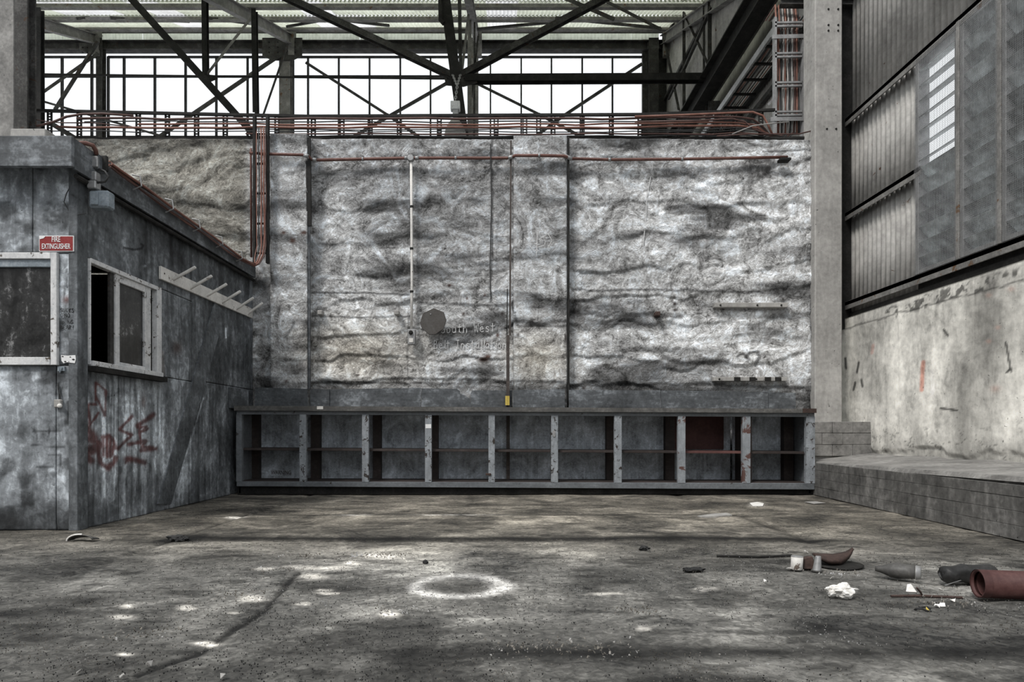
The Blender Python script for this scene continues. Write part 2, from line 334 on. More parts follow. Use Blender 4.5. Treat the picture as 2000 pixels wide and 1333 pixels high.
    return h, np.clip(rgb, .05, 6)
xs = np.concatenate([np.linspace(-9, -4.4, 24), np.linspace(-4.38, 4.38, 520), np.linspace(4.4, 5.2, 6)])
ys = np.concatenate([np.linspace(-4, 1.6, 24), np.geomspace(1.62, 8.0, 330), np.linspace(8.1, 18, 20)])
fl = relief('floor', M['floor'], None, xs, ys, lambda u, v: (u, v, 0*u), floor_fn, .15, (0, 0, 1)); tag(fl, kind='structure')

# ================================================================= BACK WALL
YB = 7.8; k7 = YB/F
def wall_ph(x, z):
    return z*2.55+.85*fbm(x*.5, z*.9, 4, 3)+.3*fbm(x*2.2, z*2.2, 3, 44)
def wall_h(x, z):
    ph = wall_ph(x, z); s = ph-np.floor(ph)
    saw = (1-s)*sst(0, .14, s)
    amp = .35+.9*np.clip(.5+.8*fbm(x*.8, z*1.4, 3, 8), 0, 1)
    wx = x+.25*fbm(x*1.6, z*1.6, 3, 33); wz = z+.2*fbm(x*1.6, z*1.6, 3, 34)
    h = .026*(saw-.4)*amp+.03*fbm(wx*1.8, wz*4.2, 5, 12)+.016*fbm(wx*6, wz*8, 4, 15)
    h = h-.008*(1-sst(0, .1, np.abs(fbm(wx*5, wz*7, 3, 17))))
    return h
def wall_tone(x, z, Y):
    px = CX+F*x/Y; py = CY-F*(z-H)/Y
    ph = wall_ph(x, z); s = ph-np.floor(ph)
    amp = np.clip(.4+1.3*fbm(x*1.3, z*1.8, 4, 8), 0, 1)
    dirt = (1-sst(.02, .25, s))*amp+.5*sst(.9, 1, s)*amp
    g = 1.0+.5*fbm(x*1.2, z*2.6, 5, 19)
    sm = np.clip(fbm(x*1.1, z*5, 5, 81), 0, 1); g = g*(1-.75*np.clip(sm*2.2, 0, 1))
    g = g*(1-.42*dirt*np.clip(.6+1.2*fbm(x*3, z*3, 3, 45), 0, 1))
    curls = np.abs(fbm(x*9+2*fbm(x*3, z*3, 2, 6), z*9+2*fbm(x*3, z*3, 2, 7), 2, 25)); g = g*(1+.45*(1-sst(0, .09, curls)))
    dk = np.abs(fbm(x*7+2*fbm(x*2, z*3, 2, 86), z*12, 2, 85)); g = g*(1-.5*(1-sst(0, .05, dk))*sst(.0, .3, fbm(x*1.5, z*1.5, 2, 88)))
    g = g*(1+.75*blob(px, py, 1500, 430, 150, 200)+.35*blob(px, py, 1200, 680, 160, 90)+.3*blob(px, py, 1480, 680, 120, 80)+.35*blob(px, py, 700, 650, 100, 90)+.2*blob(px, py, 550, 700, 50, 80))  # upper right blob paints the glow of window light into the wall tone
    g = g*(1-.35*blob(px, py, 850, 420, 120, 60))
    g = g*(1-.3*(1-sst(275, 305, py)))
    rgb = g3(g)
    lf = (1-sst(470, 500, px)); rgb = rgb*(1-lf[..., None]*np.array([.42, .45, .52]))  # left part browner, and darker with some shade painted into the tone
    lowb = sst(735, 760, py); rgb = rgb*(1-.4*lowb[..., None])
    # brown patch stains, rust holes
    rgb = rgb*(1-(blob(px, py, 700, 690, 120, 60)+blob(px, py, 1050, 700, 60, 50))[..., None].clip(0, 1)*np.array([.08, .14, .24]))
    for (cx, cy, rx, ry) in [(554, 455, 5, 4), (594, 455, 8, 5), (571, 470, 7, 6), (1318, 594, 5, 5), (1318, 606, 5, 4), (950, 672, 5, 4), (972, 655, 4, 6), (945, 703, 12, 6), (953, 697, 7, 5), (981, 613, 4, 4), (905, 613, 3, 3), (878, 558, 6, 3),
                             (1122, 610, 5, 4), (1283, 615, 6, 5), (947, 577, 3, 3), (912, 583, 3, 3), (1012, 655, 4, 4), (560, 745, 3, 3), (1105, 660, 3, 12), (1140, 758, 4, 3), (700, 733, 3, 2)]:
        rgb = mixc(rgb, 1.4*blob(px, py, cx, cy, rx*.8, ry*.8), (.17, .1, .08) if cx < 980 else (.1, .08, .07))
    # hairline joints
    for ln, r, a in [([(606, 572), (700, 572), (800, 576)], 1.6, .7), ([(608, 617), (690, 620), (800, 618)], 1.6, .6), ([(1112, 612), (1200, 613), (1330, 618)], 4, .6), ([(820, 590), (900, 595), (1000, 598)], 2.0, .6),
                     ([(960, 272), (961, 400), (958, 590)], 1.8, .7), ([(1001, 590), (1010, 636), (1106, 637)], 2, .6), ([(1120, 567), (1300, 567), (1490, 571)], 2, .6), ([(606, 746), (850, 750), (1100, 745)], 2, .6),
                     ([(1108, 755), (1300, 750), (1590, 757)], 2.5, .6), ([(798, 620), (796, 740)], 1.5, .5), ([(1587, 480), (1590, 560), (1585, 640), (1592, 700), (1588, 795)], 3, .8), ([(560, 655), (573, 640), (575, 630)], 2, .6), ([(1490, 295), (1590, 292)], 1.6, .6),
                     ([(1340, 590), (1390, 600), (1540, 605)], 5, .4), ([(1300, 700), (1340, 712), (1420, 707)], 4, .6), ([(1440, 650), (1490, 645), (1530, 655)], 6, .45), ([(1455, 700), (1462, 690), (1480, 688), (1483, 700), (1476, 712)], 2.5, .7), ([(1440, 697), (1450, 690), (1460, 703)], 2.2, .7)]:
        m = poly(px+3*fbm(x*8, z*8, 3, 66), py+3*fbm(x*7, z*7, 3, 67), ln, r*1.3); rgb = rgb*(1-a*m[..., None])
    # soot spiders under the pipe fixings
    for cx, cy in [(600, 330), (700, 318), (785, 322), (960, 325), (803, 435), (1300, 320)]:
        an = np.arctan2(py-cy, px-cx); rr = np.hypot(px-cx, py-cy)
        rgb = rgb*(1-.8*(np.exp(-rr/16)*sst(.3, .75, .5+.5*np.sin(an*7+3*fbm(x*3, z*3, 2, 4))))[..., None])
    return np.clip(rgb, .06, 2.2)
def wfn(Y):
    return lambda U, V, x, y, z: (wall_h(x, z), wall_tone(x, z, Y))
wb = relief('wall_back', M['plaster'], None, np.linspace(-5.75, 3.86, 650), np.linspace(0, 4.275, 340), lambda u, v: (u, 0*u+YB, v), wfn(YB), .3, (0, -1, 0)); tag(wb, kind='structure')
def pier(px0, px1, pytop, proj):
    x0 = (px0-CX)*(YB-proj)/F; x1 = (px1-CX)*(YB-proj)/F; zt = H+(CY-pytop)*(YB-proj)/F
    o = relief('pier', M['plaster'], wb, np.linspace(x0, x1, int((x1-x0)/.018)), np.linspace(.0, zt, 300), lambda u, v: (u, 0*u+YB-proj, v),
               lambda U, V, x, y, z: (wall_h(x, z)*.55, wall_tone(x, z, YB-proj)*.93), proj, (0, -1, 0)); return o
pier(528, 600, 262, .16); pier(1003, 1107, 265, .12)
# dark steel strip in the side of the first pier, concrete joint strips
mb = MB(); p = W(602, 270, 7.66); q = W(604, 442, 7.66); mb.bar(p, q, .055, .03, (0, 1, 0)); mb.build('joint_strip', M['steel_dark'], wb)
mb = MB(); mb.bar(W(603, 442, 7.67), W(604, 760, 7.67), .03, .03, (0, 1, 0)); mb.build('joint_strip', M['splash'], wb)
mb = MB(); mb.bar(W(1110, 268, 7.7), W(1110, 795, 7.7), .025, .03, (0, 1, 0)); mb.build('joint_strip', M['steel_dark'], wb)
mb = MB(); mb.bar(W(998, 275, 7.72), W(996, 655, 7.72), .02, .02, (0, 1, 0)); mb.build('joint_strip', M['timber_dark'], wb)

# stroke lettering
GL = {'S': [[(.9, .85), (.6, 1), (.2, .9), (.15, .65), (.8, .4), (.85, .15), (.5, 0), (.1, .12)]], 'U': [[(.1, 1), (.12, .25), (.4, 0), (.75, .15), (.85, 1)]],
      'C': [[(.9, .85), (.5, 1), (.12, .6), (.2, .15), (.55, 0), (.9, .15)]], 'K': [[(.15, 1), (.15, 0)], [(.85, 1), (.2, .45), (.9, 0)]],
      'O': [[(.5, 1), (.1, .7), (.12, .25), (.5, 0), (.88, .3), (.85, .75), (.5, 1)]], 'M': [[(.05, 0), (.15, 1), (.5, .4), (.85, 1), (.95, 0)]],
      'P': [[(.15, 0), (.15, 1), (.75, .95), (.8, .6), (.2, .5)]], 'H': [[(.12, 1), (.12, 0)], [(.85, 1), (.85, 0)], [(.12, .5), (.85, .55)]],
      'I': [[(.5, 1), (.5, 0)], [(.2, 1), (.8, 1)], [(.2, 0), (.8, 0)]], 'B': [[(.12, 0), (.12, 1), (.7, .9), (.65, .6), (.15, .52), (.85, .4), (.8, .05), (.12, 0)]],
      'E': [[(.85, 1), (.12, 1), (.12, 0), (.9, 0)], [(.12, .5), (.7, .5)]], 'A': [[(.05, 0), (.5, 1), (.95, 0)], [(.22, .38), (.78, .38)]],
      'R': [[(.12, 0), (.12, 1), (.8, .9), (.75, .6), (.15, .5), (.9, 0)]], '!': [[(.5, 1), (.45, .3)], [(.45, .06), (.45, 0)]],
      'o': [[(.5, .6), (.12, .4), (.2, .05), (.6, 0), (.85, .3), (.5, .6)]], 'u': [[(.12, .6), (.15, .1), (.5, 0), (.8, .2), (.82, .6), (.85, 0)]],
      't': [[(.45, .95), (.45, .1), (.7, 0)], [(.1, .62), (.85, .65)]], 'h': [[(.12, 1), (.12, 0)], [(.12, .4), (.5, .6), (.8, .4), (.82, 0)]],
      'W': [[(.0, 1), (.25, 0), (.5, .75), (.75, 0), (1, 1)]], 'e': [[(.15, .32), (.85, .35), (.6, .6), (.2, .5), (.15, .15), (.5, 0), (.85, .1)]],
      's': [[(.8, .55), (.4, .6), (.2, .42), (.75, .25), (.6, 0), (.15, .05)]], 'l': [[(.4, 1), (.4, .05), (.6, 0)]], 'n': [[(.12, .6), (.12, 0)], [(.12, .4), (.5, .6), (.82, .4), (.82, 0)]],
      'a': [[(.8, .55), (.3, .58), (.12, .2), (.4, 0), (.8, .3)], [(.8, .6), (.85, 0)]], 'i': [[(.4, .6), (.4, 0)], [(.4, .85), (.42, .88)]],
      'v': [[(.5, 1), (.5, 0)], [(.2, .4), (.5, 0), (.8, .4)]], 'p': [[(.12, .6), (.12, -.3)], [(.12, .55), (.7, .55), (.75, .2), (.15, .05)]], ' ': []}
def ribbon(mb, pts, w, n=(0, -1, 0), t=.002):
    for a, b in zip(pts[:-1], pts[1:]):
        a = Vector(a); b = Vector(b)
        if (b-a).length > 1e-4: mb.bar(a-(b-a).normalized()*w*.3, b+(b-a).normalized()*w*.3, w, t, n)
def write(name, txt, px, py, cw, ch, place, w, m, parent, n=(0, -1, 0), slope=0):
    mb = MB(); x = px
    for c in txt:
        for st in GL[c]:
            ribbon(mb, [place(x+u*cw*.82+random.uniform(-.3, .3), py-v*ch+slope*(x-px)) for u, v in st], w, n)
        x += cw*(.5 if c in 'li!' else 1)
    return mb.build(name, m, parent)
def onwall(px, py):
    p = W(px, py, YB-.03); h = float(wall_h(np.array(p.x), np.array(p.z))); return W(px, py, YB-h-.011)
write('chalk_writing', 'South West', 861, 651, 10.8, 17, onwall, .009, M['chalk'], wb, slope=-.03)
write('chalk_writing', 'Belt Installation', 847, 681, 9.6, 16, onwall, .009, M['chalk'], wb, slope=.0)
write('chalk_writing', 'v', 878, 703, 14, 19, onwall, .009, M['chalk'], wb)
def onpier(px, py): return W(px, py, 7.655)
mb = MB()
for st in [[(1048, 448), (1046, 500)], [(1046, 450), (1066, 446), (1070, 458), (1050, 468), (1068, 470), (1066, 480), (1050, 484)], [(1074, 455), (1084, 470), (1074, 484)], [(1036, 466), (1028, 478), (1036, 490), (1052, 492)]]:
    ribbon(mb, [onpier(CX+(p[0]-CX)*.8+16, 470+(p[1]-470)*.9) for p in st], .007)
mb.build('chalk_writing', M['chalk'], wb)
mb = MB(); ribbon(mb, [onwall(*p) for p in [(1276, 318), (1270, 350), (1263, 385), (1262, 420), (1256, 480)]], .010); mb.build('chalk_line', M['chalk'], wb)
# metal strips fixed to the wall
for (x0, x1, y0, y1) in [(1395, 1538, 592, 601), (1393, 1536, 737, 745)]:
    mb = MB(); a = W(x0, y1, 7.74); b = W(x1, y0, 7.74); mb.box(a.x, b.x, 7.72, 7.8, a.z, b.z); o = mb.build('wall_strip', M['column'], None, .004)
    tag(o, 'upper flat grey strip fixed to the right bay of the wall' if y0 < 600 else 'lower flat strip with dark worn patches above the worktop end', 'strip')
    for xx in (x0+12, x0+84, x1-12):
        c = W(xx, (y0+y1)/2, 7.72); mb = MB(); mb.lathe((c.x, 7.722, c.z), [(.012, 0), (.01, .012)], 8, (0, -1, 0)); mb.build('bolt', M['steel_dark'], o)
    if y0 > 700:
        for xx in (1440, 1470, 1500, 1520):
            a = W(xx-6, y1, 7.715); b = W(xx+6, y0, 7.715); mb = MB(); mb.box(a.x, b.x, 7.714, 7.72, a.z, b.z); mb.build('dark_patch', M['steel_dark'], o)
# timber packers in the wall sockets
for i, (px_, py_) in enumerate([(627, 612), (776, 612), (1283, 614)]):
    p = W(px_, py_, 7.76); mb = MB(); mb.box(p.x-.03, p.x+.03, 7.7, 7.8, p.z-.03, p.z+.025)
    tag(mb.build('socket_block', M['rust'] if i == 2 else M['column'], None, .008), ['small broken socket block at the far left of the middle wall bay', 'small broken socket block beside the white conduit', 'small rusty socket block on the right wall bay'][i], 'block')

for nm, b in (('wall_left_blocker', (-15.2, -15.0, -5, 17, 0, 8)), ('wall_behind_blocker', (-15.2, 4.6, -5.2, -5, 0, 5.5))):  # hall walls out of view, added to cut low-angle sky light
    mb = MB(); mb.box(*b); tag(mb.build(nm, M['column'], None), kind='structure')
# right end concrete column + low block wall + ledge
def concrete_column(name, label, x0, x1, y0, y1, z0, z1, m):
    mb = MB(); mb.box(x0, x1, y0, y1, z0, z1); o = mb.build(name, m, None, .012); return tag(o, label, 'column')
col_r = concrete_column('concrete_column', 'tall pale concrete column at the right end of the plastered wall', 3.80, 4.13, 7.7, 8.0, .815, 7.5, M['column'])
for i, (px_, py_) in enumerate([(1618, 18), (1637, 18), (1618, 49), (1637, 49), (1618, 60), (1637, 60), (1615, 252), (1633, 252)]):
    p = W(px_, py_, 7.7); mb = MB(); mb.lathe((p.x, 7.702, p.z), [(.013, 0), (.012, .008)], 8, (0, -1, 0)); mb.build('bolt_hole', M['steel_dark'], col_r)
tr3 = thing('trim_3', None, None, (3.72, 7.6, .4), kind='structure')
mb = MB(); mb.box(3.66, 4.36, 7.52, 7.82, 0, .80); mb.build('mortar_core', M['column'], tr3)
for r in range(3):
    z0 = .42+r*.135
    cuts = [3.64, 3.9, 4.14, 4.38] if r % 2 == 0 else [3.64, 3.78, 4.02, 4.38]
    for a, b in zip(cuts[:-1], cuts[1:]):
        mb = MB(); j = random.uniform(0, .012); mb.box(a+.0015, b-.0015, 7.49-j*.5, 7.6, z0+.0015, z0+.1335); mb.build('block', M['ledge_top'], tr3, .004)
# ledge : footing with a sloping top, blocks with joints
tr1 = thing('trim_1', None, None, (3.5, 6, 0), kind='structure')
def ledge_x(y): return 3.335+(y-4.07)*(3.50-3.335)/(7.1-4.07)
Y0, Y1 = 1.2, 7.48
def zlip(y): return .415-(y-4.07)*.015
mb = MB()
def ring(y, ins=.03): return [(ledge_x(y)+ins, y, 0), (4.5, y, 0), (4.5, y, .46), (ledge_x(y)+ins, y, zlip(y)-ins)]
mb.quadbox(ring(Y0)+ring(Y1)); mb.build('footing_core', M['ledge'], tr1)
cop = MB(); n = 40
for i in range(n):
    a = Y0+(Y1-Y0)*i/n; b = Y0+(Y1-Y0)*(i+1)/n
    ja = .008*math.sin(a*7)+.005*math.sin(a*17); jb = .008*math.sin(b*7)+.005*math.sin(b*17)
    cop.quadbox([(ledge_x(a)+.012, a, zlip(a)-.035), (4.4, a, .42), (4.4, a, .452+ja), (ledge_x(a)+.03+ja, a, zlip(a)), (ledge_x(b)+.012, b, zlip(b)-.035), (4.4, b, .42), (4.4, b, .452+jb), (ledge_x(b)+.03+jb, b, zlip(b))])
cop.build('coping', M['ledge_top'], tr1)
for r in range(4):
    off = .0 if r % 2 == 0 else .17
    y = Y1+.0-off; first = True
    yy = Y1
    while yy > Y0+.05:
        w_ = random.uniform(.3, .75) if not (first and off) else off
        first = False; nx = max(Y0, yy-w_)
        za = 0.005+r*.093; zb = za+.091
        if r == 3: zb = .36
        j = random.uniform(-.002, .002)
        a, b = nx+.001, yy-.001
        mb = MB(); mb.quadbox([(ledge_x(a)+j, a, za), (ledge_x(a)+.1, a, za), (ledge_x(b)+.1, b, za), (ledge_x(b)+j, b, za), (ledge_x(a)+j, a, zb), (ledge_x(a)+.1, a, zb), (ledge_x(b)+.1, b, zb), (ledge_x(b)+j, b, zb)])
        mb.build('block', M['ledge'], tr1, .0015); yy = nx

# ================================================================= RIGHT WALL (concrete)
XR = 4.35
def right_fn(U, V, x, y, z):
    Y = y; px = CX+F*x/Y; py = CY-F*(z-H)/Y
    h = .012*fbm(y*1.5, z*2, 4, 91)+.004*fbm(y*9, z*9, 3, 92)
    g = 1.15+.6*fbm(y*1.2, z*1.2, 5, 93)+.3*fbm(y*5, z*.8, 4, 94)
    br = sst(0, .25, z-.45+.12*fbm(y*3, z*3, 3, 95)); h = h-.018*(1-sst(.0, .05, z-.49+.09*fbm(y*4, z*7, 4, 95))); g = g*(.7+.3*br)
    g = g*(1-.55*blob(px, py, 1925, 640, 40, 130))*(1-.4*blob(px, py, 1880, 800, 22, 90))*(1+.55*blob(px, py, 1822, 760, 22, 130))*(1+.3*blob(px, py, 1965, 830, 20, 50))*(1-.2*blob(px, py, 1700, 760, 30, 60))  # includes an upright sunlit streak low on the wall, painted into the tone
    g = g*(1-.75*sst(.1, .3, fbm(y*16, z*16, 3, 96))*poly(px, py, [(1740, 612), (1850, 575), (1920, 555), (2000, 535)], 13))
    g = g*(1-.6*poly(px, py+4*fbm(y*5, z*5, 3, 97), [(1650, 642), (1740, 617), (1830, 592), (2000, 548)], 1.6))
    cr = np.abs(fbm(y*4, z*5, 4, 98)); g = g*(1-.6*(1-sst(0, .035, cr))*(1-sst(.6, .9, z)))
    rgb = g3(g, (1, 1, .97))
    rgb = mixc(rgb, .75*seg(px, py, 1804, 708, 1801, 762, 4), (1.5, .62, .45)); rgb = mixc(rgb, .35*seg(px, py, 1704, 675, 1702, 690, 3), (1.2, .5, .4))
    for (cx, cy, r) in [(1930, 577, 6), (1948, 640, 5), (1930, 667, 5), (1945, 760, 9), (1975, 565, 7)]: rgb = mixc(rgb, .5*blob(px, py, cx, cy, r, r*.7), (1.1, .7, .6))
    for ln in [[(1676, 708), (1673, 728)], [(1682, 742), (1684, 755)], [(1670, 748), (1667, 762)], [(1838, 798), (1870, 802)], [(1963, 670), (1975, 725)], [(1972, 722), (1966, 728)], [(1650, 700), (1652, 720)], [(1843, 645), (1850, 655)]]:
        rgb = rgb*(1-.85*poly(px, py, ln, 2.2)[..., None])
    return h, np.clip(rgb, .08, 2)
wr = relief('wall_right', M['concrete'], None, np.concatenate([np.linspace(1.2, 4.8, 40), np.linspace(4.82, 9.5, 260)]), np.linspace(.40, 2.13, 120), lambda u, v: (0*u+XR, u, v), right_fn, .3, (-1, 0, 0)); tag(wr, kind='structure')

# ================================================================= CORRUGATED CLADDING
def csheet(name, p0, u, v, wid, length, m, parent, pitch=.09, amp=.011, jit=0.0):
    """ribs run along v; profile repeats along u"""
    p0 = Vector(p0); u = Vector(u).normalized(); v = Vector(v).normalized(); n = u.cross(v)
    cnt = max(1, round(wid/pitch)); vs = []; fs = []; per = 6
    N_ = cnt*per+1
    for j in (0, 1):
        for i in range(N_):
            s = i/per*pitch; off = amp*math.sin(2*math.pi*i/per)
            vs.append(tuple(p0+u*s+v*(length*j+jit*(j*0))+n*off))
    for i in range(N_-1): fs.append((i, i+1, N_+i+1, N_+i))
    # turned edge gives the sheet a visible thickness
    b = len(vs)
    for j in (0, 1):
        for i in range(N_): vs.append(tuple(Vector(vs[j*N_+i])-n*.002))
    for i in range(N_-1):
        fs.append((b+i+1, b+i, b+N_+i, b+N_+i+1)); fs.append((i, b+i, b+i+1, i+1)); fs.append((N_+i+1, b+N_+i+1, b+N_+i, N_+i))
    me = bpy.data.meshes.new(name); me.from_pydata(vs, [], fs); me.update(); me.polygons.foreach_set('use_smooth', [True]*len(fs))
    return link(name, me, m, parent)
XC = 4.44
yy = 6.72
while yy < 9.5:     # lower courses between the girts
    for z0, z1 in ((2.14, 3.44), (3.42, 4.62)):
        csheet('corrugated_sheet', (XC+random.uniform(-.004, .004), yy, z0), (0, 1, 0), (0, 0, 1), .72, z1-z0, M['sheet_wall'], wr)
    yy += .715
yy = 1.6
while yy < 17:
    for z0, z1 in ((4.64+random.uniform(-.01, .02), 8.0), (7.9, 12.2)):
        if z0 > 7 and yy < 6: continue
        csheet('corrugated_sheet', (XC+random.uniform(-.006, .006), yy, z0), (0, 1, 0), (0, 0, 1), .72, z1-z0, M['sheet_wall'], wr)
    yy += .715
yy = 9.44
while yy < 17:
    csheet('corrugated_sheet', (XC, yy, 3.0), (0, 1, 0), (0, 0, 1), .72, 1.7, M['sheet_wall'], wr); yy += .715
# bright folded flaps where the upper sheets end over the girt
mb = MB()
# girts
def girt(name, y0, y1, z, w=.13, h=.05):
    mb = MB(); mb.box(XR-.0, XC-.015, y0, y1, z-h/2, z+h/2); mb.box(XR-.0, XR+.012, y0, y1, z-h/2-.05, z+h/2)
    return mb.build(name, M['steel_light'], wr, .003)
for n_, y0, y1, z in (('girt', 1.2, 8.22, 2.315), ('girt', 6.62, 8.22, 3.435), ('girt', 1.2, 8.2, 4.62)): girt(n_, y0, y1, z)
for z in (6.2, 7.9, 9.5, 11.0): mb = MB(); mb.box(XC-.1, XC-.03, 6.0, 16.9, z-.04, z+.04); mb.build('girt', M['steel'], wr)
mb = MB(); mb.box(4.22, 4.48, 8.05, 8.2, 2.0, 8.0); mb.build('corner_stanchion', M['steel_dark'], wr)
# dark plate added for the shadow gap under the lowest girt
mb = MB(); mb.box(XR+.05, XC, 1.2, 8.2, 2.12, 2.2); mb.build('shadow_gap_plate', M['steel_dark'], wr)

# louvre windows ----------------------------------------------------------
def yx(px, X=XR): return X*F/(px-CX)
def louvre_window(n, ya, yb, openrows, last=False):
    root = thing('window_%d' % n, None, None, ((XR+XC)/2, ya, 2.34), kind='structure')
    z0, z1 = 2.345, 4.585; X0, X1 = XR+.005, XR+.125
    for (a, b, c, d) in ((ya, ya+.05, z0, z1), (yb-.05, yb, z0, z1), (ya+.05, yb-.05, z0, z0+.04), (ya+.05, yb-.05, z1-.04, z1)):
        mb = MB(); mb.box(X0, X1, a, b, c, d); mb.build('frame', M['metal_grey'], root, .003)
    nb = 14; st = (z1-z0-.08)/nb
    for i in range(nb):
        zc = z0+.04+st*(i+.5); op = i in openrows
        ang = math.radians(-20 if op else 42)+random.uniform(-.09, .09)
        hw = st*(.46 if op else .56); dx = math.cos(ang)*hw; dz = math.sin(ang)*hw
        xm = XR+.068
        a = Vector((max(xm-dx*.9, XR+.01), 0, zc+dz)); b = Vector((xm+dx*.9, 0, zc-dz))
        d = (b-a).normalized(); t = Vector((-d.z, 0, d.x))*.004
        P = [Vector((q.x, y, q.z)) for y in (ya+.05, yb-.05) for q in (a-t, b-t, b+t, a+t)]
        mb = MB(); mb.quadbox(P); mb.build('louvre_blade', M['louvre'], root)
    mb = MB()     # wire mesh guard
    z = z0+.02
    while z < z1: mb.box(XR-.004, XR-.0015, ya+.01, yb-.01, z, z+.0016); z += .018
    y = ya+.01
    while y < yb: mb.box(XR-.0065, XR-.004, y, y+.0016, z0, z1); y += .018
    g = mb.build('wire_mesh', M['metal_grey'], root); g['kind'] = 'stuff'
    return root
wy = [6.70, yx(1870), yx(1951), 5.05, 4.3, 3.55]
louvre_window(5, wy[1]+.0, wy[0], set(range(7, 14))); louvre_window(6, wy[2], wy[1]-.02, set()); louvre_window(7, wy[3], wy[2]-.02, set())
louvre_window(8, wy[4], wy[3]-.02, set()); louvre_window(9, wy[5], wy[4]-.02, set())
for i, y in enumerate(wy[1:4]):
    mb = MB(); mb.box(XR-.01, XR+.03, y-.03, y+.01, 2.34, 4.6); o = mb.build('louvre_mullion', M['steel_light'], wr, .003)
yy = 1.6
while yy < 3.5:
    csheet('corrugated_sheet', (XC, yy, 2.14), (0, 1, 0), (0, 0, 1), .72, 2.5, M['sheet_wall'], wr); yy += .64
mb = MB(); mb.box(XC-.02, XC+.02, 1.2, 6.75, 2.1, 2.36); mb.build('lower_flashing', M['steel_dark'], wr)

# ================================================================= FAR CLERESTORY
YW = 17.0; kw = YW/F
def xw(px): return (px-CX)*kw
def zw(py): return H+(CY-py)*kw
bays = [(1, [-60, 0, 62, 122, 180, 205]), (2, [212, 243, 303, 363, 423, 484, 553]), (3, [573, 602, 662, 722, 782, 841, 915]), (4, [933, 958, 1018, 1077, 1137, 1196, 1256])]
zrow = [zw(330), zw(268), zw(150), zw(112)]
for n, xs_ in bays:
    root = thing('window_%d' % n, None, None, (xw(xs_[0]), YW, zrow[0]), kind='structure')
    for i, x in enumerate(xs_):
        mb = MB(); mb.box(xw(x)-.019, xw(x)+.019, YW-.05, YW+.03, zrow[0], zrow[-1]); mb.build('mullion', M['steel_dark'], root)
    for z in zrow:
        mb = MB(); mb.box(xw(xs_[0]), xw(xs_[-1]), YW-.04, YW+.02, z-.02, z+.02); mb.build('glazing_rail', M['steel_dark'], root)
    for i in range(len(xs_)-1):
        for z0, z1 in zip(zrow[:-1], zrow[1:]):
            mb = MB(); mb.box(xw(xs_[i])+.01, xw(xs_[i+1])-.01, YW-.004, YW+.004, z0+.01, z1-.01); mb.build('pane', M['glass_clear'], root)
far = thing('wall_far', None, None, (0, YW, 0), kind='structure')
mb = MB(); mb.box(-15, 4.5, YW-.05, YW+.2, 3.0, zw(330)-.02); mb.build('lower_cladding', M['sheet_wall'], far)
mb = MB(); mb.ibeam((-15, YW-.08, zw(95)), (4.45, YW-.08, zw(95)), .22, .24, .02); mb.build('head_beam', M['steel'], far)
for i in range(26):
    x = -14.5+i*.72+random.uniform(0, .02)
    if x < 4.2: csheet('fascia_sheet', (x, YW-.02, zw(85)), (1, 0, 0), (0, -.1, 1), .72, .42, M['sheet_roof'], far)
mb = MB(); mb.box(xw(1254), 4.5, YW-.06, YW+.05, zw(330), zw(80)); mb.build('corner_cladding', M['steel'], far)
def far_column(label, xa, xb, m, plate=None):
    t = thing('steel_column', label, 'column', (xw((xa+xb)/2), YW-.2, 3.0))
    mb = MB(); mb.ibeam(((xw(xa)+xw(xb))/2, YW-.22, 3.0), ((xw(xa)+xw(xb))/2, YW-.22, zw(88)), xw(xb)-xw(xa), .2, .02, (0, 1, 0)); mb.build('shaft', m, t)
    if plate:
        mb = MB(); a, b, c, d = plate; mb.prism([(xw(a), YW-.36, zw(c)), (xw(b), YW-.36, zw(c)), (xw(b), YW-.36, zw(d)), (xw(b)-.25, YW-.36, zw(d)-.12), (xw(a)+.25, YW-.36, zw(d)-.12), (xw(a), YW-.36, zw(d))], (0, .03, 0)); pl = mb.build('gusset_plate', M['steel'], t)
        for ix in range(4):
            for iz in range(3):
                mb = MB(); mb.lathe((xw(a)+(xw(b)-xw(a))*(ix+.8)/4.6, YW-.36, zw(c)-.12-iz*.13), [(.02, 0), (.015, .02)], 6, (0, -1, 0)); mb.build('rivet', M['steel_dark'], pl)
far_column('dark slim window column at the left bay of the clerestory', 202, 213, M['steel'], (172, 212, 100, 112))
far_column('pale thick window column with riveted plate left of centre', 553, 574, M['steel_light'], (522, 598, 90, 124))
far_column('pale window column behind the hanging lamp in the centre', 914, 934, M['steel_light'])
far_column('dark window column at the right corner of the clerestory', 1262, 1281, M['steel'])
def member(t, name, p, q, w, m, kind='bar', h=None):
    mb = MB()
    if kind == 'angle': mb.angle(p, q, w, w*.18)
    elif kind == 'i': mb.ibeam(p, q, w, h or w*1.3, w*.14, (0, 1, 0))
    else: mb.bar(p, q, w, h or w*.6, (0, 1, 0))
    return mb.build(name, m, t)
br = thing('window_bracing', 'thin steel cross bracing in front of the clerestory windows', 'bracing', (0, 16.7, 8))
for (x0, y0, x1, y1, wpx) in [(70, 190, 192, 104, 6), (70, 194, 330, 270, 4), (300, 275, 546, 108, 8), (98, 240, 150, 272, 9), (190, 80, 106, 214, 5), (562, 85, 510, 235, 3),
                              (597, 122, 756, 224, 5), (756, 224, 836, 280, 6), (886, 154, 762, 225, 5), (762, 225, 675, 275, 5), (935, 165, 1052, 223, 5), (1052, 223, 1150, 275, 6), (1254, 124, 1106, 222, 5), (1106, 222, 1040, 270, 5)]:
    member(br, 'brace', W(x0, y0, 16.55+random.uniform(-.15, .1)), W(x1, y1, 16.55+random.uniform(-.15, .1)), wpx*.0133, M['steel'], 'angle')
tr_ = thing('tie_rod', 'long thin horizontal tie rod across the left clerestory windows', 'tie rod', W(70, 146, 16.2))
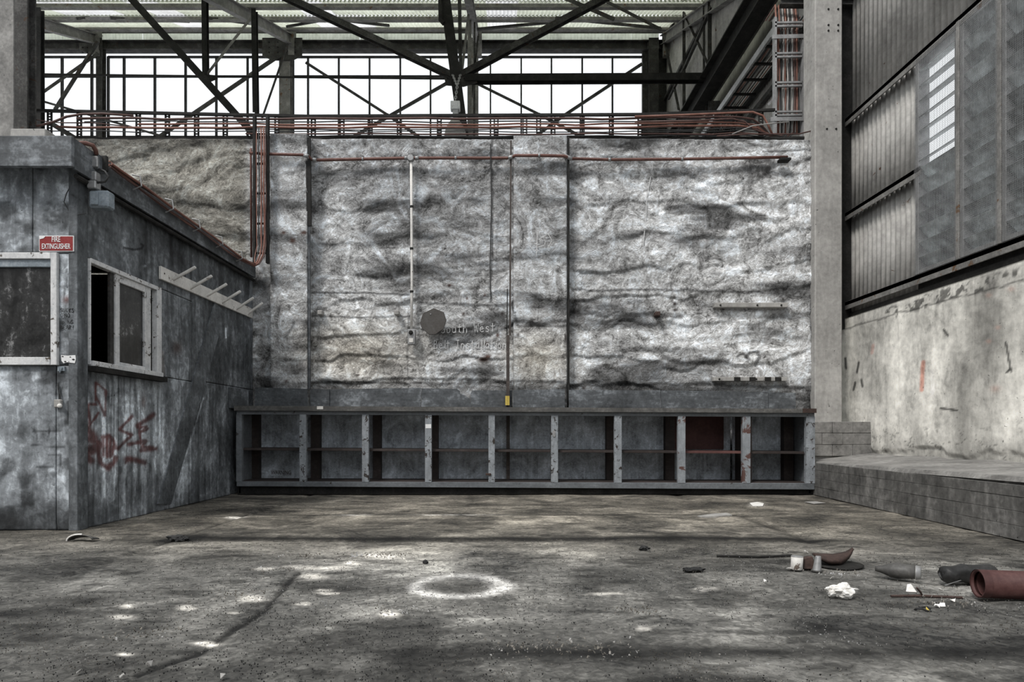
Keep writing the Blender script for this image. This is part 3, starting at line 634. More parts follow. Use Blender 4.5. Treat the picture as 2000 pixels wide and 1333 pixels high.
mb = MB(); mb.tube([W(66, 145, 16.2), W(480, 150, 16.2), W(890, 154, 16.2)], .025, 8); mb.build('rod', M['steel_dark'], tr_)

# ================================================================= ROOF
ce = thing('ceiling', None, None, (0, 14, 9), kind='structure')
def zr(Y): return 11.38-.436*(17-Y)
sl = Vector((0, 1, .436)).normalized()
rows = [(12.0, 13.86), (13.78, 15.25), (15.13, 16.95), (10.2, 12.08), (8.4, 10.28)]
sky_cols = {0: [], 1: [2, 9, 14, 20], 2: [3, 9, 14, 20], 3: [], 4: []}
for r, (a, b) in enumerate(rows):
    i = 0; x = -14.6
    while x < 4.0:
        sk = (i in sky_cols[r]) or (r == 1 and i in (6, 7)) or (r == 2 and i == 15)
        csheet('skylight_sheet' if sk else 'roof_sheet', (x, a, zr(a)+.03*((2, 1, 0, 3, 4)[r])), (1, 0, 0), sl, .72, (b-a)/sl.y, M['skylight'] if sk else M['sheet_roof'], ce, pitch=.09, amp=.016)
        x += .715; i += 1
    csheet('roof_sheet', (x, a, zr(a)+.03*((2, 1, 0, 3, 4)[r])), (1, 0, 0), sl, 4.5-x, (b-a)/sl.y, M['sheet_roof'], ce, pitch=.09, amp=.016)
for Y, h in ((16.86, .05), (16.4, .09), (15.15, .11), (13.8, .12), (12.4, .14), (11.2, .14), (10.0, .14), (8.8, .14)):
    mb = MB(); z = zr(Y)-.04-h/2; mb.bar((-14.6, Y, z), (4.48, Y, z), .03, h, (0, 0, 1)); mb.bar((-14.6, Y-.04, z-h/2), (4.48, Y-.04, z-h/2), .1, .02, (0, 0, 1)); mb.build('purlin', M['steel_light'] if h < .14 else M['steel'], ce)
for x, n in ((xw(200), 0), (xw(574), 1), (xw(932), 2), (xw(1292), 3)):
    mb = MB(); a = Vector((x, 16.95, zr(16.95)-.28)); b = Vector((x, 8.3, zr(8.3)-.28)); mb.ibeam(a, b, .14, .24, .02); rf = mb.build('rafter', M['steel_light'], ce)
    mb = MB(); mb.bar((x+.05, 16.7, zr(16.95)-.1), (x+.05, 16.7, zr(16.95)-.85), .16, .16, (0, 1, 0)); mb.build('knee_bracket', M['steel_light'], ce)
for (x0, y0, x1, y1) in [(215, 35, 370, 42), (150, 36, 240, 32), (405, 35, 520, 50), (655, 38, 760, 50), (880, 62, 1180, 34), (1085, 35, 1290, 55), (560, 52, 640, 38)]:
    mb = MB(); mb.bar(W(x0, y0, 15.0), W(x1, y1, 15.9), .05, .05); mb.build('wind_brace', M['steel'], ce)

# ================================================================= TRUSSES IN THE MID DEPTH
rt = thing('roof_truss', 'dark riveted roof truss meeting at a gusset behind the hanging lamp', 'roof truss', W(905, 152, 12.5))
YT = 12.5
for nm, x0, y0, x1, y1, wp, m, kd, dy in [
    ('diagonal', 234, -27, 508, 276, 13, 'steel_dark', 'i', -.3), ('diagonal', 512, -27, 890, 152, 11, 'steel', 'i', 0), ('diagonal', 900, 148, 1225, -27, 11, 'steel', 'i', 0),
    ('post', 400, -27, 402, 148, 9, 'steel_dark', 'i', 0), ('post', 497, 20, 500, 222, 9, 'steel_dark', 'i', .1), ('strut', 402, 148, 494, 30, 5, 'steel_light', 'angle', .05),
    ('bottom_chord', 908, 155, 1395, 153, 13, 'steel_dark', 'i', 0), ('diagonal', 1150, -15, 1292, 58, 6, 'steel', 'angle', .6), ('diagonal', 1080, -14, 1200, 38, 8, 'steel', 'angle', .6),
    ('post', 897, -15, 900, 150, 7, 'steel', 'angle', .5), ('strut', 915, 28, 902, 140, 5, 'steel_light', 'angle', .5), ('post', 917, 30, 918, 275, 8, 'steel_light', 'angle', 1.2), ('post', 927, 40, 926, 275, 4, 'steel', 'angle', 1.4), ('strut', 934, 70, 921, 190, 4, 'steel', 'angle', 1.4)]:
    member(rt, nm, W(x0, y0, YT+dy), W(x1, y1, YT+dy), wp*.01, M[m], kd)
mb = MB(); mb.ibeam(W(867, -20, 12.1), W(908, 285, 12.1), .19, .2, .02, (0, 1, 0)); mb.build('raking_post', M['steel_dark'], rt)
mb = MB(); mb.tube([W(860, -20, 12.0), W(861, 40, 12.0), W(867, 46, 12.0)], .045, 8); mb.build('conduit', M['steel_dark'], rt)
mb = MB(); mb.prism([W(866, 138, 12.45), W(925, 150, 12.45), W(932, 160, 12.45), W(905, 168, 12.45), W(870, 165, 12.45)], (0, .04, 0)); gp = mb.build('gusset_plate', M['steel'], rt)
for i in range(5):
    p = W(874+i*11, 153, 12.44); mb = MB(); mb.lathe(p, [(.018, 0), (.012, .018)], 6, (0, -1, 0)); mb.build('rivet', M['steel_dark'], gp)
mb = MB(); mb.prism([W(383, 143, 12.45), W(420, 147, 12.45), W(424, 152, 12.45), W(405, 160, 12.45)], (0, .04, 0)); mb.build('gusset_plate', M['steel_dark'], rt)

# hanging lamp
lp = W(889, 240, 11.6); hl = thing('hanging_lamp', 'bell shaped high bay lamp hanging on a chain above the wall', 'lamp', lp)
s = 11.6/F
mb = MB(); mb.lathe(W(889, 268, 11.6), [(.19, 0), (.2, .015), (.185, .10), (.15, .19), (.10, .27), (.06, .32)], 24); mb.build('reflector', M['lamp_shade'], hl, smooth=True)
mb = MB(); a = W(891, 226, 11.6); mb.box(a.x-.10, a.x+.07, a.y-.07, a.y+.07, a.z+.09, a.z+.24); mb.build('gear_box', M['white_paint'], hl, .01)
mb = MB(); mb.box(a.x-.06, a.x+.04, a.y-.05, a.y+.05, a.z-.02, a.z+.1); mb.build('neck', M['metal_grey'], hl, .006)
def chain(name, p, q, parent, m, link_l=.07):
    p = Vector(p); q = Vector(q); n = int((q-p).length/(link_l*.8)); d = (q-p)/n; mb = MB(); dn, a, b = frame_of(q-p)
    for i in range(n):
        c = p+d*(i+.5); s_ = a if i % 2 else b; pts = []
        for k in range(9):
            t = 2*math.pi*k/8; pts.append(c+dn*math.cos(t)*link_l*.55+s_*math.sin(t)*link_l*.28)
        mb.tube(pts, .008, 5, False)
    return mb.build(name, m, parent)
chain('chain', W(889, 198, 11.6), W(893, 168, 11.7), hl, M['metal_grey']); chain('chain', W(893, 168, 11.7), W(899, 146, 12.0), hl, M['metal_grey']); chain('chain', W(893, 168, 11.7), W(884, 146, 12.0), hl, M['metal_grey'])

# crane runway and bracing along the right wall
rw = thing('crane_runway_beam', 'deep dark crane beam running along the right wall up high', 'beam', (4.05, 12.5, 7.3))
mb = MB(); mb.ibeam((4.02, 9.0, 7.4), (4.02, 16.7, 7.4), .26, .42, .03); mb.build('beam', M['steel_dark'], rw)
mb = MB(); mb.bar((4.02, 9.0, 7.64), (4.02, 16.7, 7.64), .06, .06); mb.build('rail', M['steel'], rw)
mb = MB(); mb.angle((4.3, 9.0, 7.45), (4.3, 16.7, 7.45), .1, .015, (0, 0, 1)); mb.build('walkway_angle', M['steel_light'], rw)
rcx = thing('steel_column', 'dark steel column carrying the crane beam at the right wall', 'column', (4.18, 12.6, 3))
mb = MB(); mb.ibeam((4.2, 12.6, 3.0), (4.2, 12.6, 7.18), .22, .2, .02, (0, 1, 0)); mb.build('shaft', M['steel'], rcx)
wbz = thing('wall_bracing', 'upright steel lattice frame high against the right corrugated wall', 'bracing', (4.3, 14, 8))
for (x0, y0, x1, y1, wp) in [(1336, 20, 1336, 215, .07), (1386, -20, 1386, 130, .08), (1337, 28, 1385, 130, .06), (1337, 135, 1390, 15, .06), (1295, 64, 1326, 215, .06), (1306, 195, 1362, 82, .05), (1375, 5, 1375, 150, .05)]:
    member(wbz, 'brace', WX(x0, y0, 4.3), WX(x1, y1, 4.3), wp, M['steel'], 'angle')
# horizontal cable ladder running along the right wall
cl = thing('cable_ladder', 'long horizontal cable ladder running back along the right wall', 'cable ladder', (4.15, 9, 6.49))
mb = MB(); mb.bar((3.95, 8.95, 6.49), (3.95, 13.2, 6.49), .03, .1, (0, 0, 1)); mb.build('side_rail', M['metal_grey'], cl)
mb = MB(); mb.bar((4.38, 8.95, 6.49), (4.38, 13.2, 6.49), .03, .1, (0, 0, 1)); mb.build('side_rail', M['steel_dark'], cl)
for i in range(10):
    y = 9.1+i*.45; mb = MB(); mb.bar((3.95, y, 6.46), (4.38, y, 6.46), .04, .03, (0, 0, 1)); mb.build('rung', M['steel_dark'], cl)
for i in range(9):
    x = 4.0+i*.042; mb = MB(); mb.tube([(x+random.uniform(-.008, .008), 8.95+j*.5, 6.51+random.uniform(0, .02)) for j in range(9)], random.choice([.011, .015, .018]), 6)
    o = mb.build('power_cable', M[['cable_brown', 'cable_dark', 'cable_red', 'cable_dark', 'cable_pale'][i % 5]], None, smooth=True)
    tag(o, 'cable along the flat ladder by the right wall, ' + ['nearest its left rail', 'second from its left rail', 'third from its left rail', 'fourth from its left rail', 'in its middle', 'fourth from its right rail', 'third from its right rail', 'second from its right rail', 'nearest its right rail'][i], 'cable', 'cables lying along the horizontal ladder')
# vertical cable ladder standing on the wall top
YL = 8.2; vl = thing('cable_ladder', 'upright cable ladder rising from the wall top beside the concrete column', 'cable ladder', W(1540, 262, YL))
for x, m_, y0 in ((1513, 'metal_grey', 36), (1567, 'metal_grey', 75)):
    mb = MB(); mb.bar(W(x, 270, YL), W(x, y0, YL), .028, .07, (0, 1, 0)); mb.build('side_rail', M[m_], vl)
for y in (45, 105, 162, 219):
    for d in (0, 7):
        mb = MB(); mb.bar(W(1513, y+d, YL-.02), W(1567, y+d-1, YL-.02), .022, .03, (0, 1, 0)); mb.build('rung', M['metal_grey'], vl)
sf = thing('ladder_support_frame', 'dark angle steel frame with two arms holding the upright cable ladder', 'frame', W(1583, 262, 8.3))
for (x0, y0, x1, y1, w_) in [(1583, 265, 1584, 60, .06), (1508, 72, 1590, 70, .05), (1505, 233, 1585, 232, .05), (1550, 150, 1582, 105, .035), (1500, 205, 1512, 192, .03)]:
    member(sf, 'arm' if abs(x1-x0) > 9 else 'post', W(x0, y0, 8.3-.14*(abs(x1-x0) > 40)), W(x1, y1, 8.3-.14*(abs(x1-x0) > 40)), w_, M['metal_grey'], 'angle')
mb = MB(); mb.ibeam(W(1524, 5, 8.25), W(1665, 6, 8.0), .1, .09, .012); mb.build('top_beam', M['steel'], sf)
random.seed(5)
for i in range(11):
    x = 1517+i*4.3; ys_ = [262, 240, 210, 180, 150, 120, 90, 60, 38]; m_ = ['cable_red', 'cable_red', 'cable_dark', 'cable_pale', 'cable_red', 'cable_pale', 'cable_dark', 'cable_pale', 'cable_brown', 'cable_red', 'cable_dark'][i]
    mb = MB(); pts = [W(x+random.uniform(-1.3, 1.3), y, YL+.03+random.uniform(0, .02)) for y in ys_]
    pts += [Vector((pts[-1].x+.12, pts[-1].y+.3, 6.4)), Vector((min(pts[-1].x+.2, 4.36), pts[-1].y+.8, 6.52))]
    mb.tube(pts, random.choice([.010, .012, .014]), 6); o = mb.build('power_cable', M[m_], None, smooth=True)
    tag(o, m_.replace('cable_', '').replace('red', 'orange') + ' cable climbing the upright ladder by the column, ' + ['leftmost', 'second from left', 'third from left', 'fourth from left', 'fifth from left', 'in the very middle', 'fifth from right', 'fourth from right', 'third from right', 'second from right', 'rightmost'][i], 'cable', 'cables climbing the upright ladder')

# ================================================================= CABLE TRAY ALONG THE WALL TOP
YTR = 7.98; ct = thing('cable_tray', 'long cable tray on edge standing along the top of the plastered wall', 'cable tray', W(900, 272, YTR))
def tray_top(x): return np.interp(x, [64, 600, 1250, 1513], [214, 225.5, 222, 213])
mb = MB(); prev = None
for x in (64, 240, 420, 600, 800, 1000, 1250, 1400, 1513):
    p = W(x, tray_top(x)+2, YTR)
    if prev is not None: mb.bar(prev, p, .03, .034, (0, 1, 0))
    prev = p
mb.build('top_rail', M['steel_dark'], ct)
mb = MB(); mb.bar(W(60, 272, YTR+.0), W(1585, 270, YTR), .03, .03, (0, 1, 0)); mb.build('bottom_rail', M['steel_dark'], ct)
for x in (97, 155, 270, 327, 384, 440, 541, 612, 668, 723, 780, 858, 969, 1025, 1052, 1080, 1137, 1194, 1250, 1330, 1400, 1432, 1486):
    r = MB()
    for d in (-3.6, 3.6):
        r.bar(W(x+d, tray_top(x)+3, YTR+.03), W(x+d, 273, YTR+.03), .016, .02, (0, 1, 0))
    y = tray_top(x)+8
    while y < 270: r.bar(W(x-3.6, y, YTR+.03), W(x+3.6, y, YTR+.03), .012, .016, (0, 1, 0)); y += 5.5
    r.build('post', M['steel_dark'], ct)
random.seed(9)
cabs = [(232, 4.4, 'cable_brown', 150), (238, 2.4, 'cable_dark', 165), (243, 3.4, 'cable_red', 270), (249, 4.2, 'cable_red', 110), (253, 2.2, 'cable_dark', 420), (257, 2.0, 'cable_dark', 95), (262, 3.0, 'cable_brown', 480), (266, 2.0, 'cable_dark', 620)]
for i, (y, wpx, m_, xs0) in enumerate(cabs):
    x = xs0; pts = []
    while x < 1425:
        pts.append(W(x, y+random.uniform(-1.6, 1.6)-(4*sst(1200, 1400, x) if i < 4 else 0), YTR-.05+random.uniform(-.01, .01))); x += 57
    ye = y
    pts += [W(1440, y-3, YTR-.05), W(1470+i*3, y+1, YTR-.02), W(1490+i*2, min(y+16, 263), YTR+.02), W(1506+i*5, 268, YTR+.1), W(1512+i*6, 266-i, YTR+.2)]
    mb = MB(); mb.tube(pts, wpx*.0064/2, 7); o = mb.build('tray_cable', M[m_], None, smooth=True)
    tag(o, ['thick brown cable, topmost in the tray on the wall', 'thin black cable second from the top of the tray', 'red brown cable third from the top of the tray', 'thick red cable in the middle of the tray', 'thin black cable just under the thick red one', 'thin black cable in the lower half of the tray, starting at far left', 'brown cable near the foot of the tray', 'lowest thin black cable resting close to the wall top'][i], 'cable', 'cables in the tray on the wall top')
for i, pts in enumerate([[(1240, 228), (1330, 225), (1420, 221), (1470, 219), (1490, 226), (1500, 244), (1508, 262)], [(1240, 238), (1360, 236), (1430, 232), (1455, 238), (1470, 252), (1500, 262), (1530, 262)], [(1430, 262), (1470, 246), (1500, 242), (1540, 238)], [(1400, 266), (1460, 262), (1520, 262), (1560, 262), (1584, 256)]]):
    mb = MB(); mb.tube([W(x, y, YTR-.11-.02*i) for x, y in pts], [.013, .01, .007, .008][i], 7); o = mb.build('loose_cable', M[['cable_red', 'cable_brown', 'cable_pale', 'cable_brown'][i]], None, smooth=True)
    tag(o, ['thick red cable bending down at the right end of the tray', 'brown cable drooping under the thick red bend at the tray end', 'thin pale cable crossing the right end of the tray', 'brown cable lying on the wall top toward the concrete column'][i], 'cable')
mb = MB(); mb.tube([W(x, y, 7.7) for x, y in [(-30, 233), (0, 240), (20, 246), (45, 248), (75, 246), (105, 238), (130, 228), (160, 223), (200, 222), (260, 226)]], .014, 8); tag(mb.build('loose_cable', M['cable_brown'], None, smooth=True), 'thick brown cable sagging past the left column into the tray', 'cable')
mb = MB(); mb.tube([W(x, y, 7.75) for x, y in [(30, 236), (70, 234), (95, 238), (120, 240), (180, 240), (250, 247)]], .007, 7); tag(mb.build('loose_cable', M['cable_brown'], None, smooth=True), 'thin brown cable looping in front of the left column', 'cable')

# left columns
concrete_column('concrete_column', 'mottled concrete column at the far left edge above the booth roof', -6.4, -5.72, 7.55, 7.7, 0, 7.3, M['ledge_top'])
mb = MB(); mb.ibeam((-5.64, 7.62, 0), (-5.64, 7.62, 7.4), .15, .15, .02, (0, 1, 0)); sc_ = mb.build('steel_column', M['steel'], None); tag(sc_, 'dark steel column beside the concrete column at far left', 'column')
mb = MB(); mb.ibeam(W(77, 18, 9.5), (W(80, 278, 9.5).x, 9.5, 0), .09, .09, .012, (0, 1, 0)); tag(mb.build('steel_post', M['steel_dark'], None), 'slim dark post just right of the left steel column', 'post')
mb = MB(); a = W(42, 281, 7.6); b = W(110, 265, 7.6); mb.box(a.x, b.x, 7.42, 7.75, a.z, b.z); tag(mb.build('wall_cap', M['column'], wb, .01))

# ================================================================= BOOTH (left)
XH = -3.0; YH = 4.55
hut = thing('booth', 'grimy grey fibre cement site booth with two white framed windows', 'booth', (XH, YH, 0))
def hut_front(U, V, x, y, z):
    px = CX+F*x/YH; py = CY-F*(z-H)/YH
    h = .002*fbm(x*5, z*5, 3, 111); g = 1.45+.8*fbm(x*2, z*1.5, 5, 112)+.5*fbm(x*9, z*4, 4, 113)
    g = g*(1-.6*sst(.2, .45, fbm(x*5, z*6, 5, 119)))
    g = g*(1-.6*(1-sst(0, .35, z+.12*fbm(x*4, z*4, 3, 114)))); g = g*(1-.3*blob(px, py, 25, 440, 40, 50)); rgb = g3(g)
    rgb = rgb*(1-.7*blob(px, py, 44, 845, 16, 12)[..., None])*(1-.6*blob(px, py, 110, 735, 14, 10)[..., None])*(1-.5*blob(px, py, 140, 870, 9, 50)[..., None])*(1-.5*blob(px, py, 50, 930, 10, 90)[..., None])
    rgb = rgb*(1-.8*poly(px, py, [(134, 788), (137, 810), (134, 825)], 6)[..., None])*(1-.8*poly(px, py, [(113, 750), (116, 765), (117, 782)], 2.5)[..., None])
    rgb = rgb*(1-.55*poly(px, py, [(128, 440), (122, 447)], 5)[..., None])
    for cx, cy in [(52, 729), (87, 729), (52, 765), (88, 765), (90, 405), (112, 406)]: rgb = rgb*(1-.4*np.exp(-((np.hypot(px-cx, py-cy)-6)/1.8)**2)[..., None])
    for ln in [[(62, 870), (128, 875)], [(95, 888), (118, 888), (118, 910), (72, 913)], [(66, 843), (120, 843)], [(70, 845), (74, 862)], [(125, 520), (133, 535), (126, 575)], [(96, 840), (94, 855)]]: rgb = rgb*(1-.6*poly(px, py, ln, 1.6)[..., None])
    rgb = mixc(rgb, .9*blob(px, py, 130, 586, 8, 7), (.75, .3, .25))
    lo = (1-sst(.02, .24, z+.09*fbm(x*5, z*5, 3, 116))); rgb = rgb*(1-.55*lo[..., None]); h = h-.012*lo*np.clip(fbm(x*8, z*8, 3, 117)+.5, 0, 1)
    return h, np.clip(rgb, .05, 3)
def hut_side(U, V, x, y, z):
    px = CX+F*x/y; py = CY-F*(z-H)/y
    h = .003*fbm(y*4, z*4, 3, 121); g = .8+.7*fbm(y*1.6, z*1.4, 5, 122)+.45*fbm(y*14, z*1.6, 4, 123)
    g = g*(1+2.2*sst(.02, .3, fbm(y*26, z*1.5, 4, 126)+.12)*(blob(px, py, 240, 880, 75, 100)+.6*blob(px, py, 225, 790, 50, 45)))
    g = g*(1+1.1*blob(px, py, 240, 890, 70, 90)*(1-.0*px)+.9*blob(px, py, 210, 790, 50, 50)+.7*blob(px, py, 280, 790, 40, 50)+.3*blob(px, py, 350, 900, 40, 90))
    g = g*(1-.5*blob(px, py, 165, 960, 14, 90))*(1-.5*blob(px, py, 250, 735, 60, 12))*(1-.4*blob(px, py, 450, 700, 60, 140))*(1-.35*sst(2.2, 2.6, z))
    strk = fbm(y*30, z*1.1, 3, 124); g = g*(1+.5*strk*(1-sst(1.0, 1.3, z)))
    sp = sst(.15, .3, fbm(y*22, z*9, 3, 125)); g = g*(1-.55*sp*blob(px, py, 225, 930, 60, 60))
    rgb = g3(g)
    rs = blob(px, py, 345, 680, 9, 12); rgb = mixc(rgb, .8*rs, (.5, .32, .27)); rgb = mixc(rgb, .8*blob(px, py, 280, 785, 5, 14), (.55, .35, .3)); rgb = mixc(rgb, .5*poly(px, py, [(316, 690), (318, 730)], 4), (1.3, 1.1, .95))
    rgb = rgb*(1-.85*poly(px, py, [(242, 484), (262, 488), (276, 486), (280, 480), (276, 477)], 2.2)[..., None])
    # scratch
    rgb = mixc(rgb, .7*poly(px, py, [(397, 778), (375, 855), (352, 925), (334, 978)], 1.3), (2.6, 2.6, 2.6))
    rgb = mixc(rgb, .6*np.maximum(seg(px, py, 441, 642, 441, 660, 1.5), blob(px, py, 283, 520, 3, 2)), (3, 3, 3))
    # sprayed red marks
    red = 0
    for ln, r in [([(187, 747), (187, 783)], 1.8), ([(187, 747), (206, 763), (205, 814), (187, 772)], 1.8), ([(172, 816), (172, 791), (187, 790)], 2.2), ([(173, 793), (176, 832), (192, 806)], 2.0),
                  ([(164, 828), (176, 845), (184, 856), (176, 858), (195, 868)], 7), ([(154, 906), (168, 899), (178, 900), (166, 888), (188, 880), (200, 868)], 6), ([(163, 886), (192, 872)], 9),
                  ([(200, 855), (212, 852), (222, 862), (226, 876)], 4), ([(194, 868), (193, 885), (196, 905), (210, 915), (222, 904), (226, 895)], 4.5), ([(202, 858), (203, 890)], 3), ([(209, 856), (209, 893)], 3), ([(216, 862), (214, 893)], 3), ([(221, 872), (219, 890)], 2.5),
                  ([(230, 878), (238, 868), (258, 850), (250, 848), (233, 840), (258, 813)], 2.6), ([(268, 833), (300, 810)], 4), ([(268, 836), (285, 834), (275, 845), (288, 838)], 2.5), ([(272, 835), (274, 868)], 2), ([(250, 868), (285, 862), (278, 873), (305, 877), (276, 880)], 3.5), ([(248, 898), (262, 898), (282, 904)], 5), ([(245, 905), (248, 898)], 2)]:
        red = np.maximum(red, poly(px+1.5*fbm(y*20, z*20, 2, 130), py+1.5*fbm(y*20, z*20, 2, 131), ln, r*1.25, .7))
    rgb = mixc(rgb, .9*red, (.5, .14, .12))
    return h, np.clip(rgb, .05, 3)
def fpan(x0, x1, z0, z1): 
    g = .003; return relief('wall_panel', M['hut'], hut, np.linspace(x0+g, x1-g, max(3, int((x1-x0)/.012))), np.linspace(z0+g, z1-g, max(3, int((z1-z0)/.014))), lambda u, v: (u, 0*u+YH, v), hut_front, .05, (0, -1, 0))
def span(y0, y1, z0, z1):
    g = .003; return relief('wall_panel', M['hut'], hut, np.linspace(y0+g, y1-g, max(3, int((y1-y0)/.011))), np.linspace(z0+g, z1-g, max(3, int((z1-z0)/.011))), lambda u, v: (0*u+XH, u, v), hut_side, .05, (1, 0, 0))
def xh(px): return (px-CX)*YH/F
def zh(py): return H+(CY-py)*YH/F
WXL, WXR, WZ0, WZ1 = xh(-110), xh(115), zh(714), zh(495)
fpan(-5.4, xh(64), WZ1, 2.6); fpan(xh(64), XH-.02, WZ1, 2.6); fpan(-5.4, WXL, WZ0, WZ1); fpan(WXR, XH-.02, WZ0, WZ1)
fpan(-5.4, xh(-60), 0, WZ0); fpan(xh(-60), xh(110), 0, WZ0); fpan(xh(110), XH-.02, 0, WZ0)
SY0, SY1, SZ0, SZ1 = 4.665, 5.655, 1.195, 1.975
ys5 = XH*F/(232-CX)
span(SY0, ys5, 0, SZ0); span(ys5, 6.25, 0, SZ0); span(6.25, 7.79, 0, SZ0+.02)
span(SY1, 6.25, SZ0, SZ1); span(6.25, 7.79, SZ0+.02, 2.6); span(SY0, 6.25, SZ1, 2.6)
mb = MB(); mb.box(XH-.06, XH+.004, YH-.004, SY0-.002, 0, 2.6); mb.build('corner_post', M['hut_plain'], hut, .003)
mb = MB(); mb.box(-5.4, XH-.07, 7.7, 7.76, 0, 2.6); mb.box(-5.45, -5.39, YH+.01, 7.76, 0, 2.6); mb.build('lining', M['interior'], hut)
mb = MB(); mb.box(-5.5, -2.955, 4.42, 7.72, 2.62, 2.70); mb.build('roof', M['steel'], hut)
mb = MB(); mb.box(-5.5, -2.93, 4.385, 4.42, 2.525, 2.735); mb.build('fascia', M['splash'], hut, .004)
mb = MB(); mb.quadbox([(-2.95, 4.42, 2.52), (-2.93, 4.42, 2.52), (-2.93, 7.7, 2.56), (-2.95, 7.7, 2.56), (-2.95, 4.42, 2.73), (-2.93, 4.42, 2.73), (-2.93, 7.7, 2.69), (-2.95, 7.7, 2.69)]); mb.build('fascia', M['splash'], hut)
mb = MB(); mb.tube([(-2.955, 4.47, 2.49), (-2.955, 7.7, 2.53)], .018, 8); mb.build('gutter_pipe', M['steel_dark'], hut)
# diagonal brace cover on the side wall
mb = MB(); P = [WX(438, 612, XH), WX(418, 590, XH), WX(306, 985, XH), WX(332, 985, XH)]; mb.prism([(XH, p.y, p.z) for p in P], (.012, 0, 0)); mb.build('brace_cover', M['hut_plain'], hut)
# front window
fw = thing('window', None, None, (WXR, YH, WZ0)); fw.parent = hut; fw.location = fw.location-hut.location
def winbox(name, m, parent, *b):
    mb = MB(); mb.box(*b); return mb.build(name, m, parent, .003)
for b in [(xh(103), WXR, YH-.025, YH+.03, WZ0, WZ1), (WXL, xh(-98), YH-.025, YH+.03, WZ0, WZ1), (xh(-98), xh(103), YH-.025, YH+.03, WZ1-.045, WZ1), (xh(-98), xh(103), YH-.03, YH+.03, WZ0, WZ0+.055)]:
    winbox('frame', M['white_paint'], fw, *b)
winbox('frame', M['box_blue'], fw, xh(-98), xh(103), YH-.01, YH+.03, WZ1-.1, WZ1-.045)
mb = MB(); mb.box(xh(-98), xh(103), YH+.01, YH+.016, WZ0+.05, WZ1-.09); mb.build('pane', M['dirty_pane'], fw)
# side window
sw = thing('window', None, None, (XH, SY0, SZ0)); sw.parent = hut; sw.location = sw.location-hut.location
for b in [(XH-.03, XH+.02, SY0, SY0+.012, SZ0, SZ1), (XH-.03, XH+.02, SY1-.075, SY1, SZ0, SZ1), (XH-.03, XH+.02, SY0+.012, SY1-.075, SZ1-.035, SZ1), (XH-.03, XH+.035, SY0+.012, SY1-.0, SZ0-.01, SZ0+.03)]:
    winbox('frame', M['white_paint'], sw, *b)
def ysd(px): return XH*F/(px-CX)
for b in [(XH-.03, XH-.005, ysd(217), ysd(224), SZ0+.03, SZ1-.035)]: winbox('sash', M['steel'], sw, *b)
for b in [(XH-.03, XH+.005, ysd(225), ysd(233), SZ0+.03, SZ1-.035), (XH-.03, XH+.005, ysd(282), ysd(294), SZ0+.03, SZ1-.035), (XH-.03, XH+.005, ysd(233), ysd(282), SZ1-.09, SZ1-.035), (XH-.03, XH+.005, ysd(233), ysd(282), SZ0+.03, SZ0+.06)]: winbox('sash', M['white_paint'], sw, *b)
mb = MB(); mb.box(XH-.02, XH-.015, ysd(233), ysd(282), SZ0+.06, SZ1-.09); mb.build('pane', M['dirty_pane'], sw)
mb = MB(); mb.box(XH-.03, XH+.06, SY0+.0, SY1+.02, SZ0-.05, SZ0-.01); mb.build('sill', M['steel_dark'], sw)
# lettering and sign
def onfront(px, py): return W(px, py, YH-.006)
for txt, y, cw in (('SUCKS', 612, 5.4), ('OMO', 622, 6.5), ('up hiS', 634, 4.6), ('BEAR!', 645, 5.6)):
    write('marker_writing', txt, 118, y-2, cw, 7.6, onfront, .0024, M['marker'], hut, slope=.02)
sg = thing('fire_extinguisher_sign', 'red and white fire extinguisher sign on the booth front', 'sign', W(110, 476, YH))
a = W(76, 491.5, YH-.012); b = W(144, 460.5, YH-.012)
mb = MB(); mb.box(a.x, b.x, YH-.012, YH-.003, a.z, b.z); mb.build('border', M['sign_white'], sg, .002)
mb = MB(); mb.box(a.x+.006, b.x-.006, YH-.014, YH-.011, a.z+.006, b.z-.006); mb.build('face', M['sign_red'], sg)
def text(name, body, loc, size, m, parent, sx=1.0, rot=(math.pi/2, 0, 0), bold=.0):
    cu = bpy.data.curves.new(name, 'FONT'); cu.body = body; cu.size = size; cu.align_x = 'CENTER'; cu.align_y = 'CENTER'; cu.extrude = .0008; cu.offset = bold
    t = bpy.data.objects.new(name, cu); C.objects.link(t); dg = bpy.context.evaluated_depsgraph_get(); me = bpy.data.meshes.new_from_object(t.evaluated_get(dg)); bpy.data.objects.remove(t)
    me.name = name; me.materials.clear(); me.materials.append(m)
    me.transform(Matrix.Translation(loc) @ Matrix.Rotation(rot[2], 4, 'Z') @ Matrix.Rotation(rot[0], 4, 'X') @ Matrix.Diagonal((sx, 1, 1, 1)))
    o = bpy.data.objects.new(name, me); C.objects.link(o)
    if parent: o.parent = parent; o.location = -wloc(parent)
    return o
c = (a+b)/2
text('lettering', 'FIRE', (c.x, YH-.0155, c.z+.027), .053, M['sign_white'], sg, .66, bold=.0004); text('lettering', 'EXTINGUISHER', (c.x, YH-.0155, c.z-.022), .053, M['sign_white'], sg, .56, bold=.0004)
mb = MB(); mb.prism([(a.x+.003, YH-.016, b.z-.004), (a.x+.05, YH-.016, b.z-.004), (a.x+.035, YH-.016, b.z-.02), (a.x+.01, YH-.016, b.z-.026)], (0, .002, 0)); mb.build('torn_corner', M['sign_white'], sg)
st = thing('torn_sticker', 'torn white sticker low beside the front window', 'sticker', W(134, 702, YH))
P = [(119, 694), (132, 695), (147, 694), (148, 702), (146, 710), (131, 708), (124, 710), (120, 705)]
mb = MB(); mb.prism([W(x, y, YH-.008) for x, y in P], (0, .003, 0)); mb.build('paper', M['sign_white'], st)
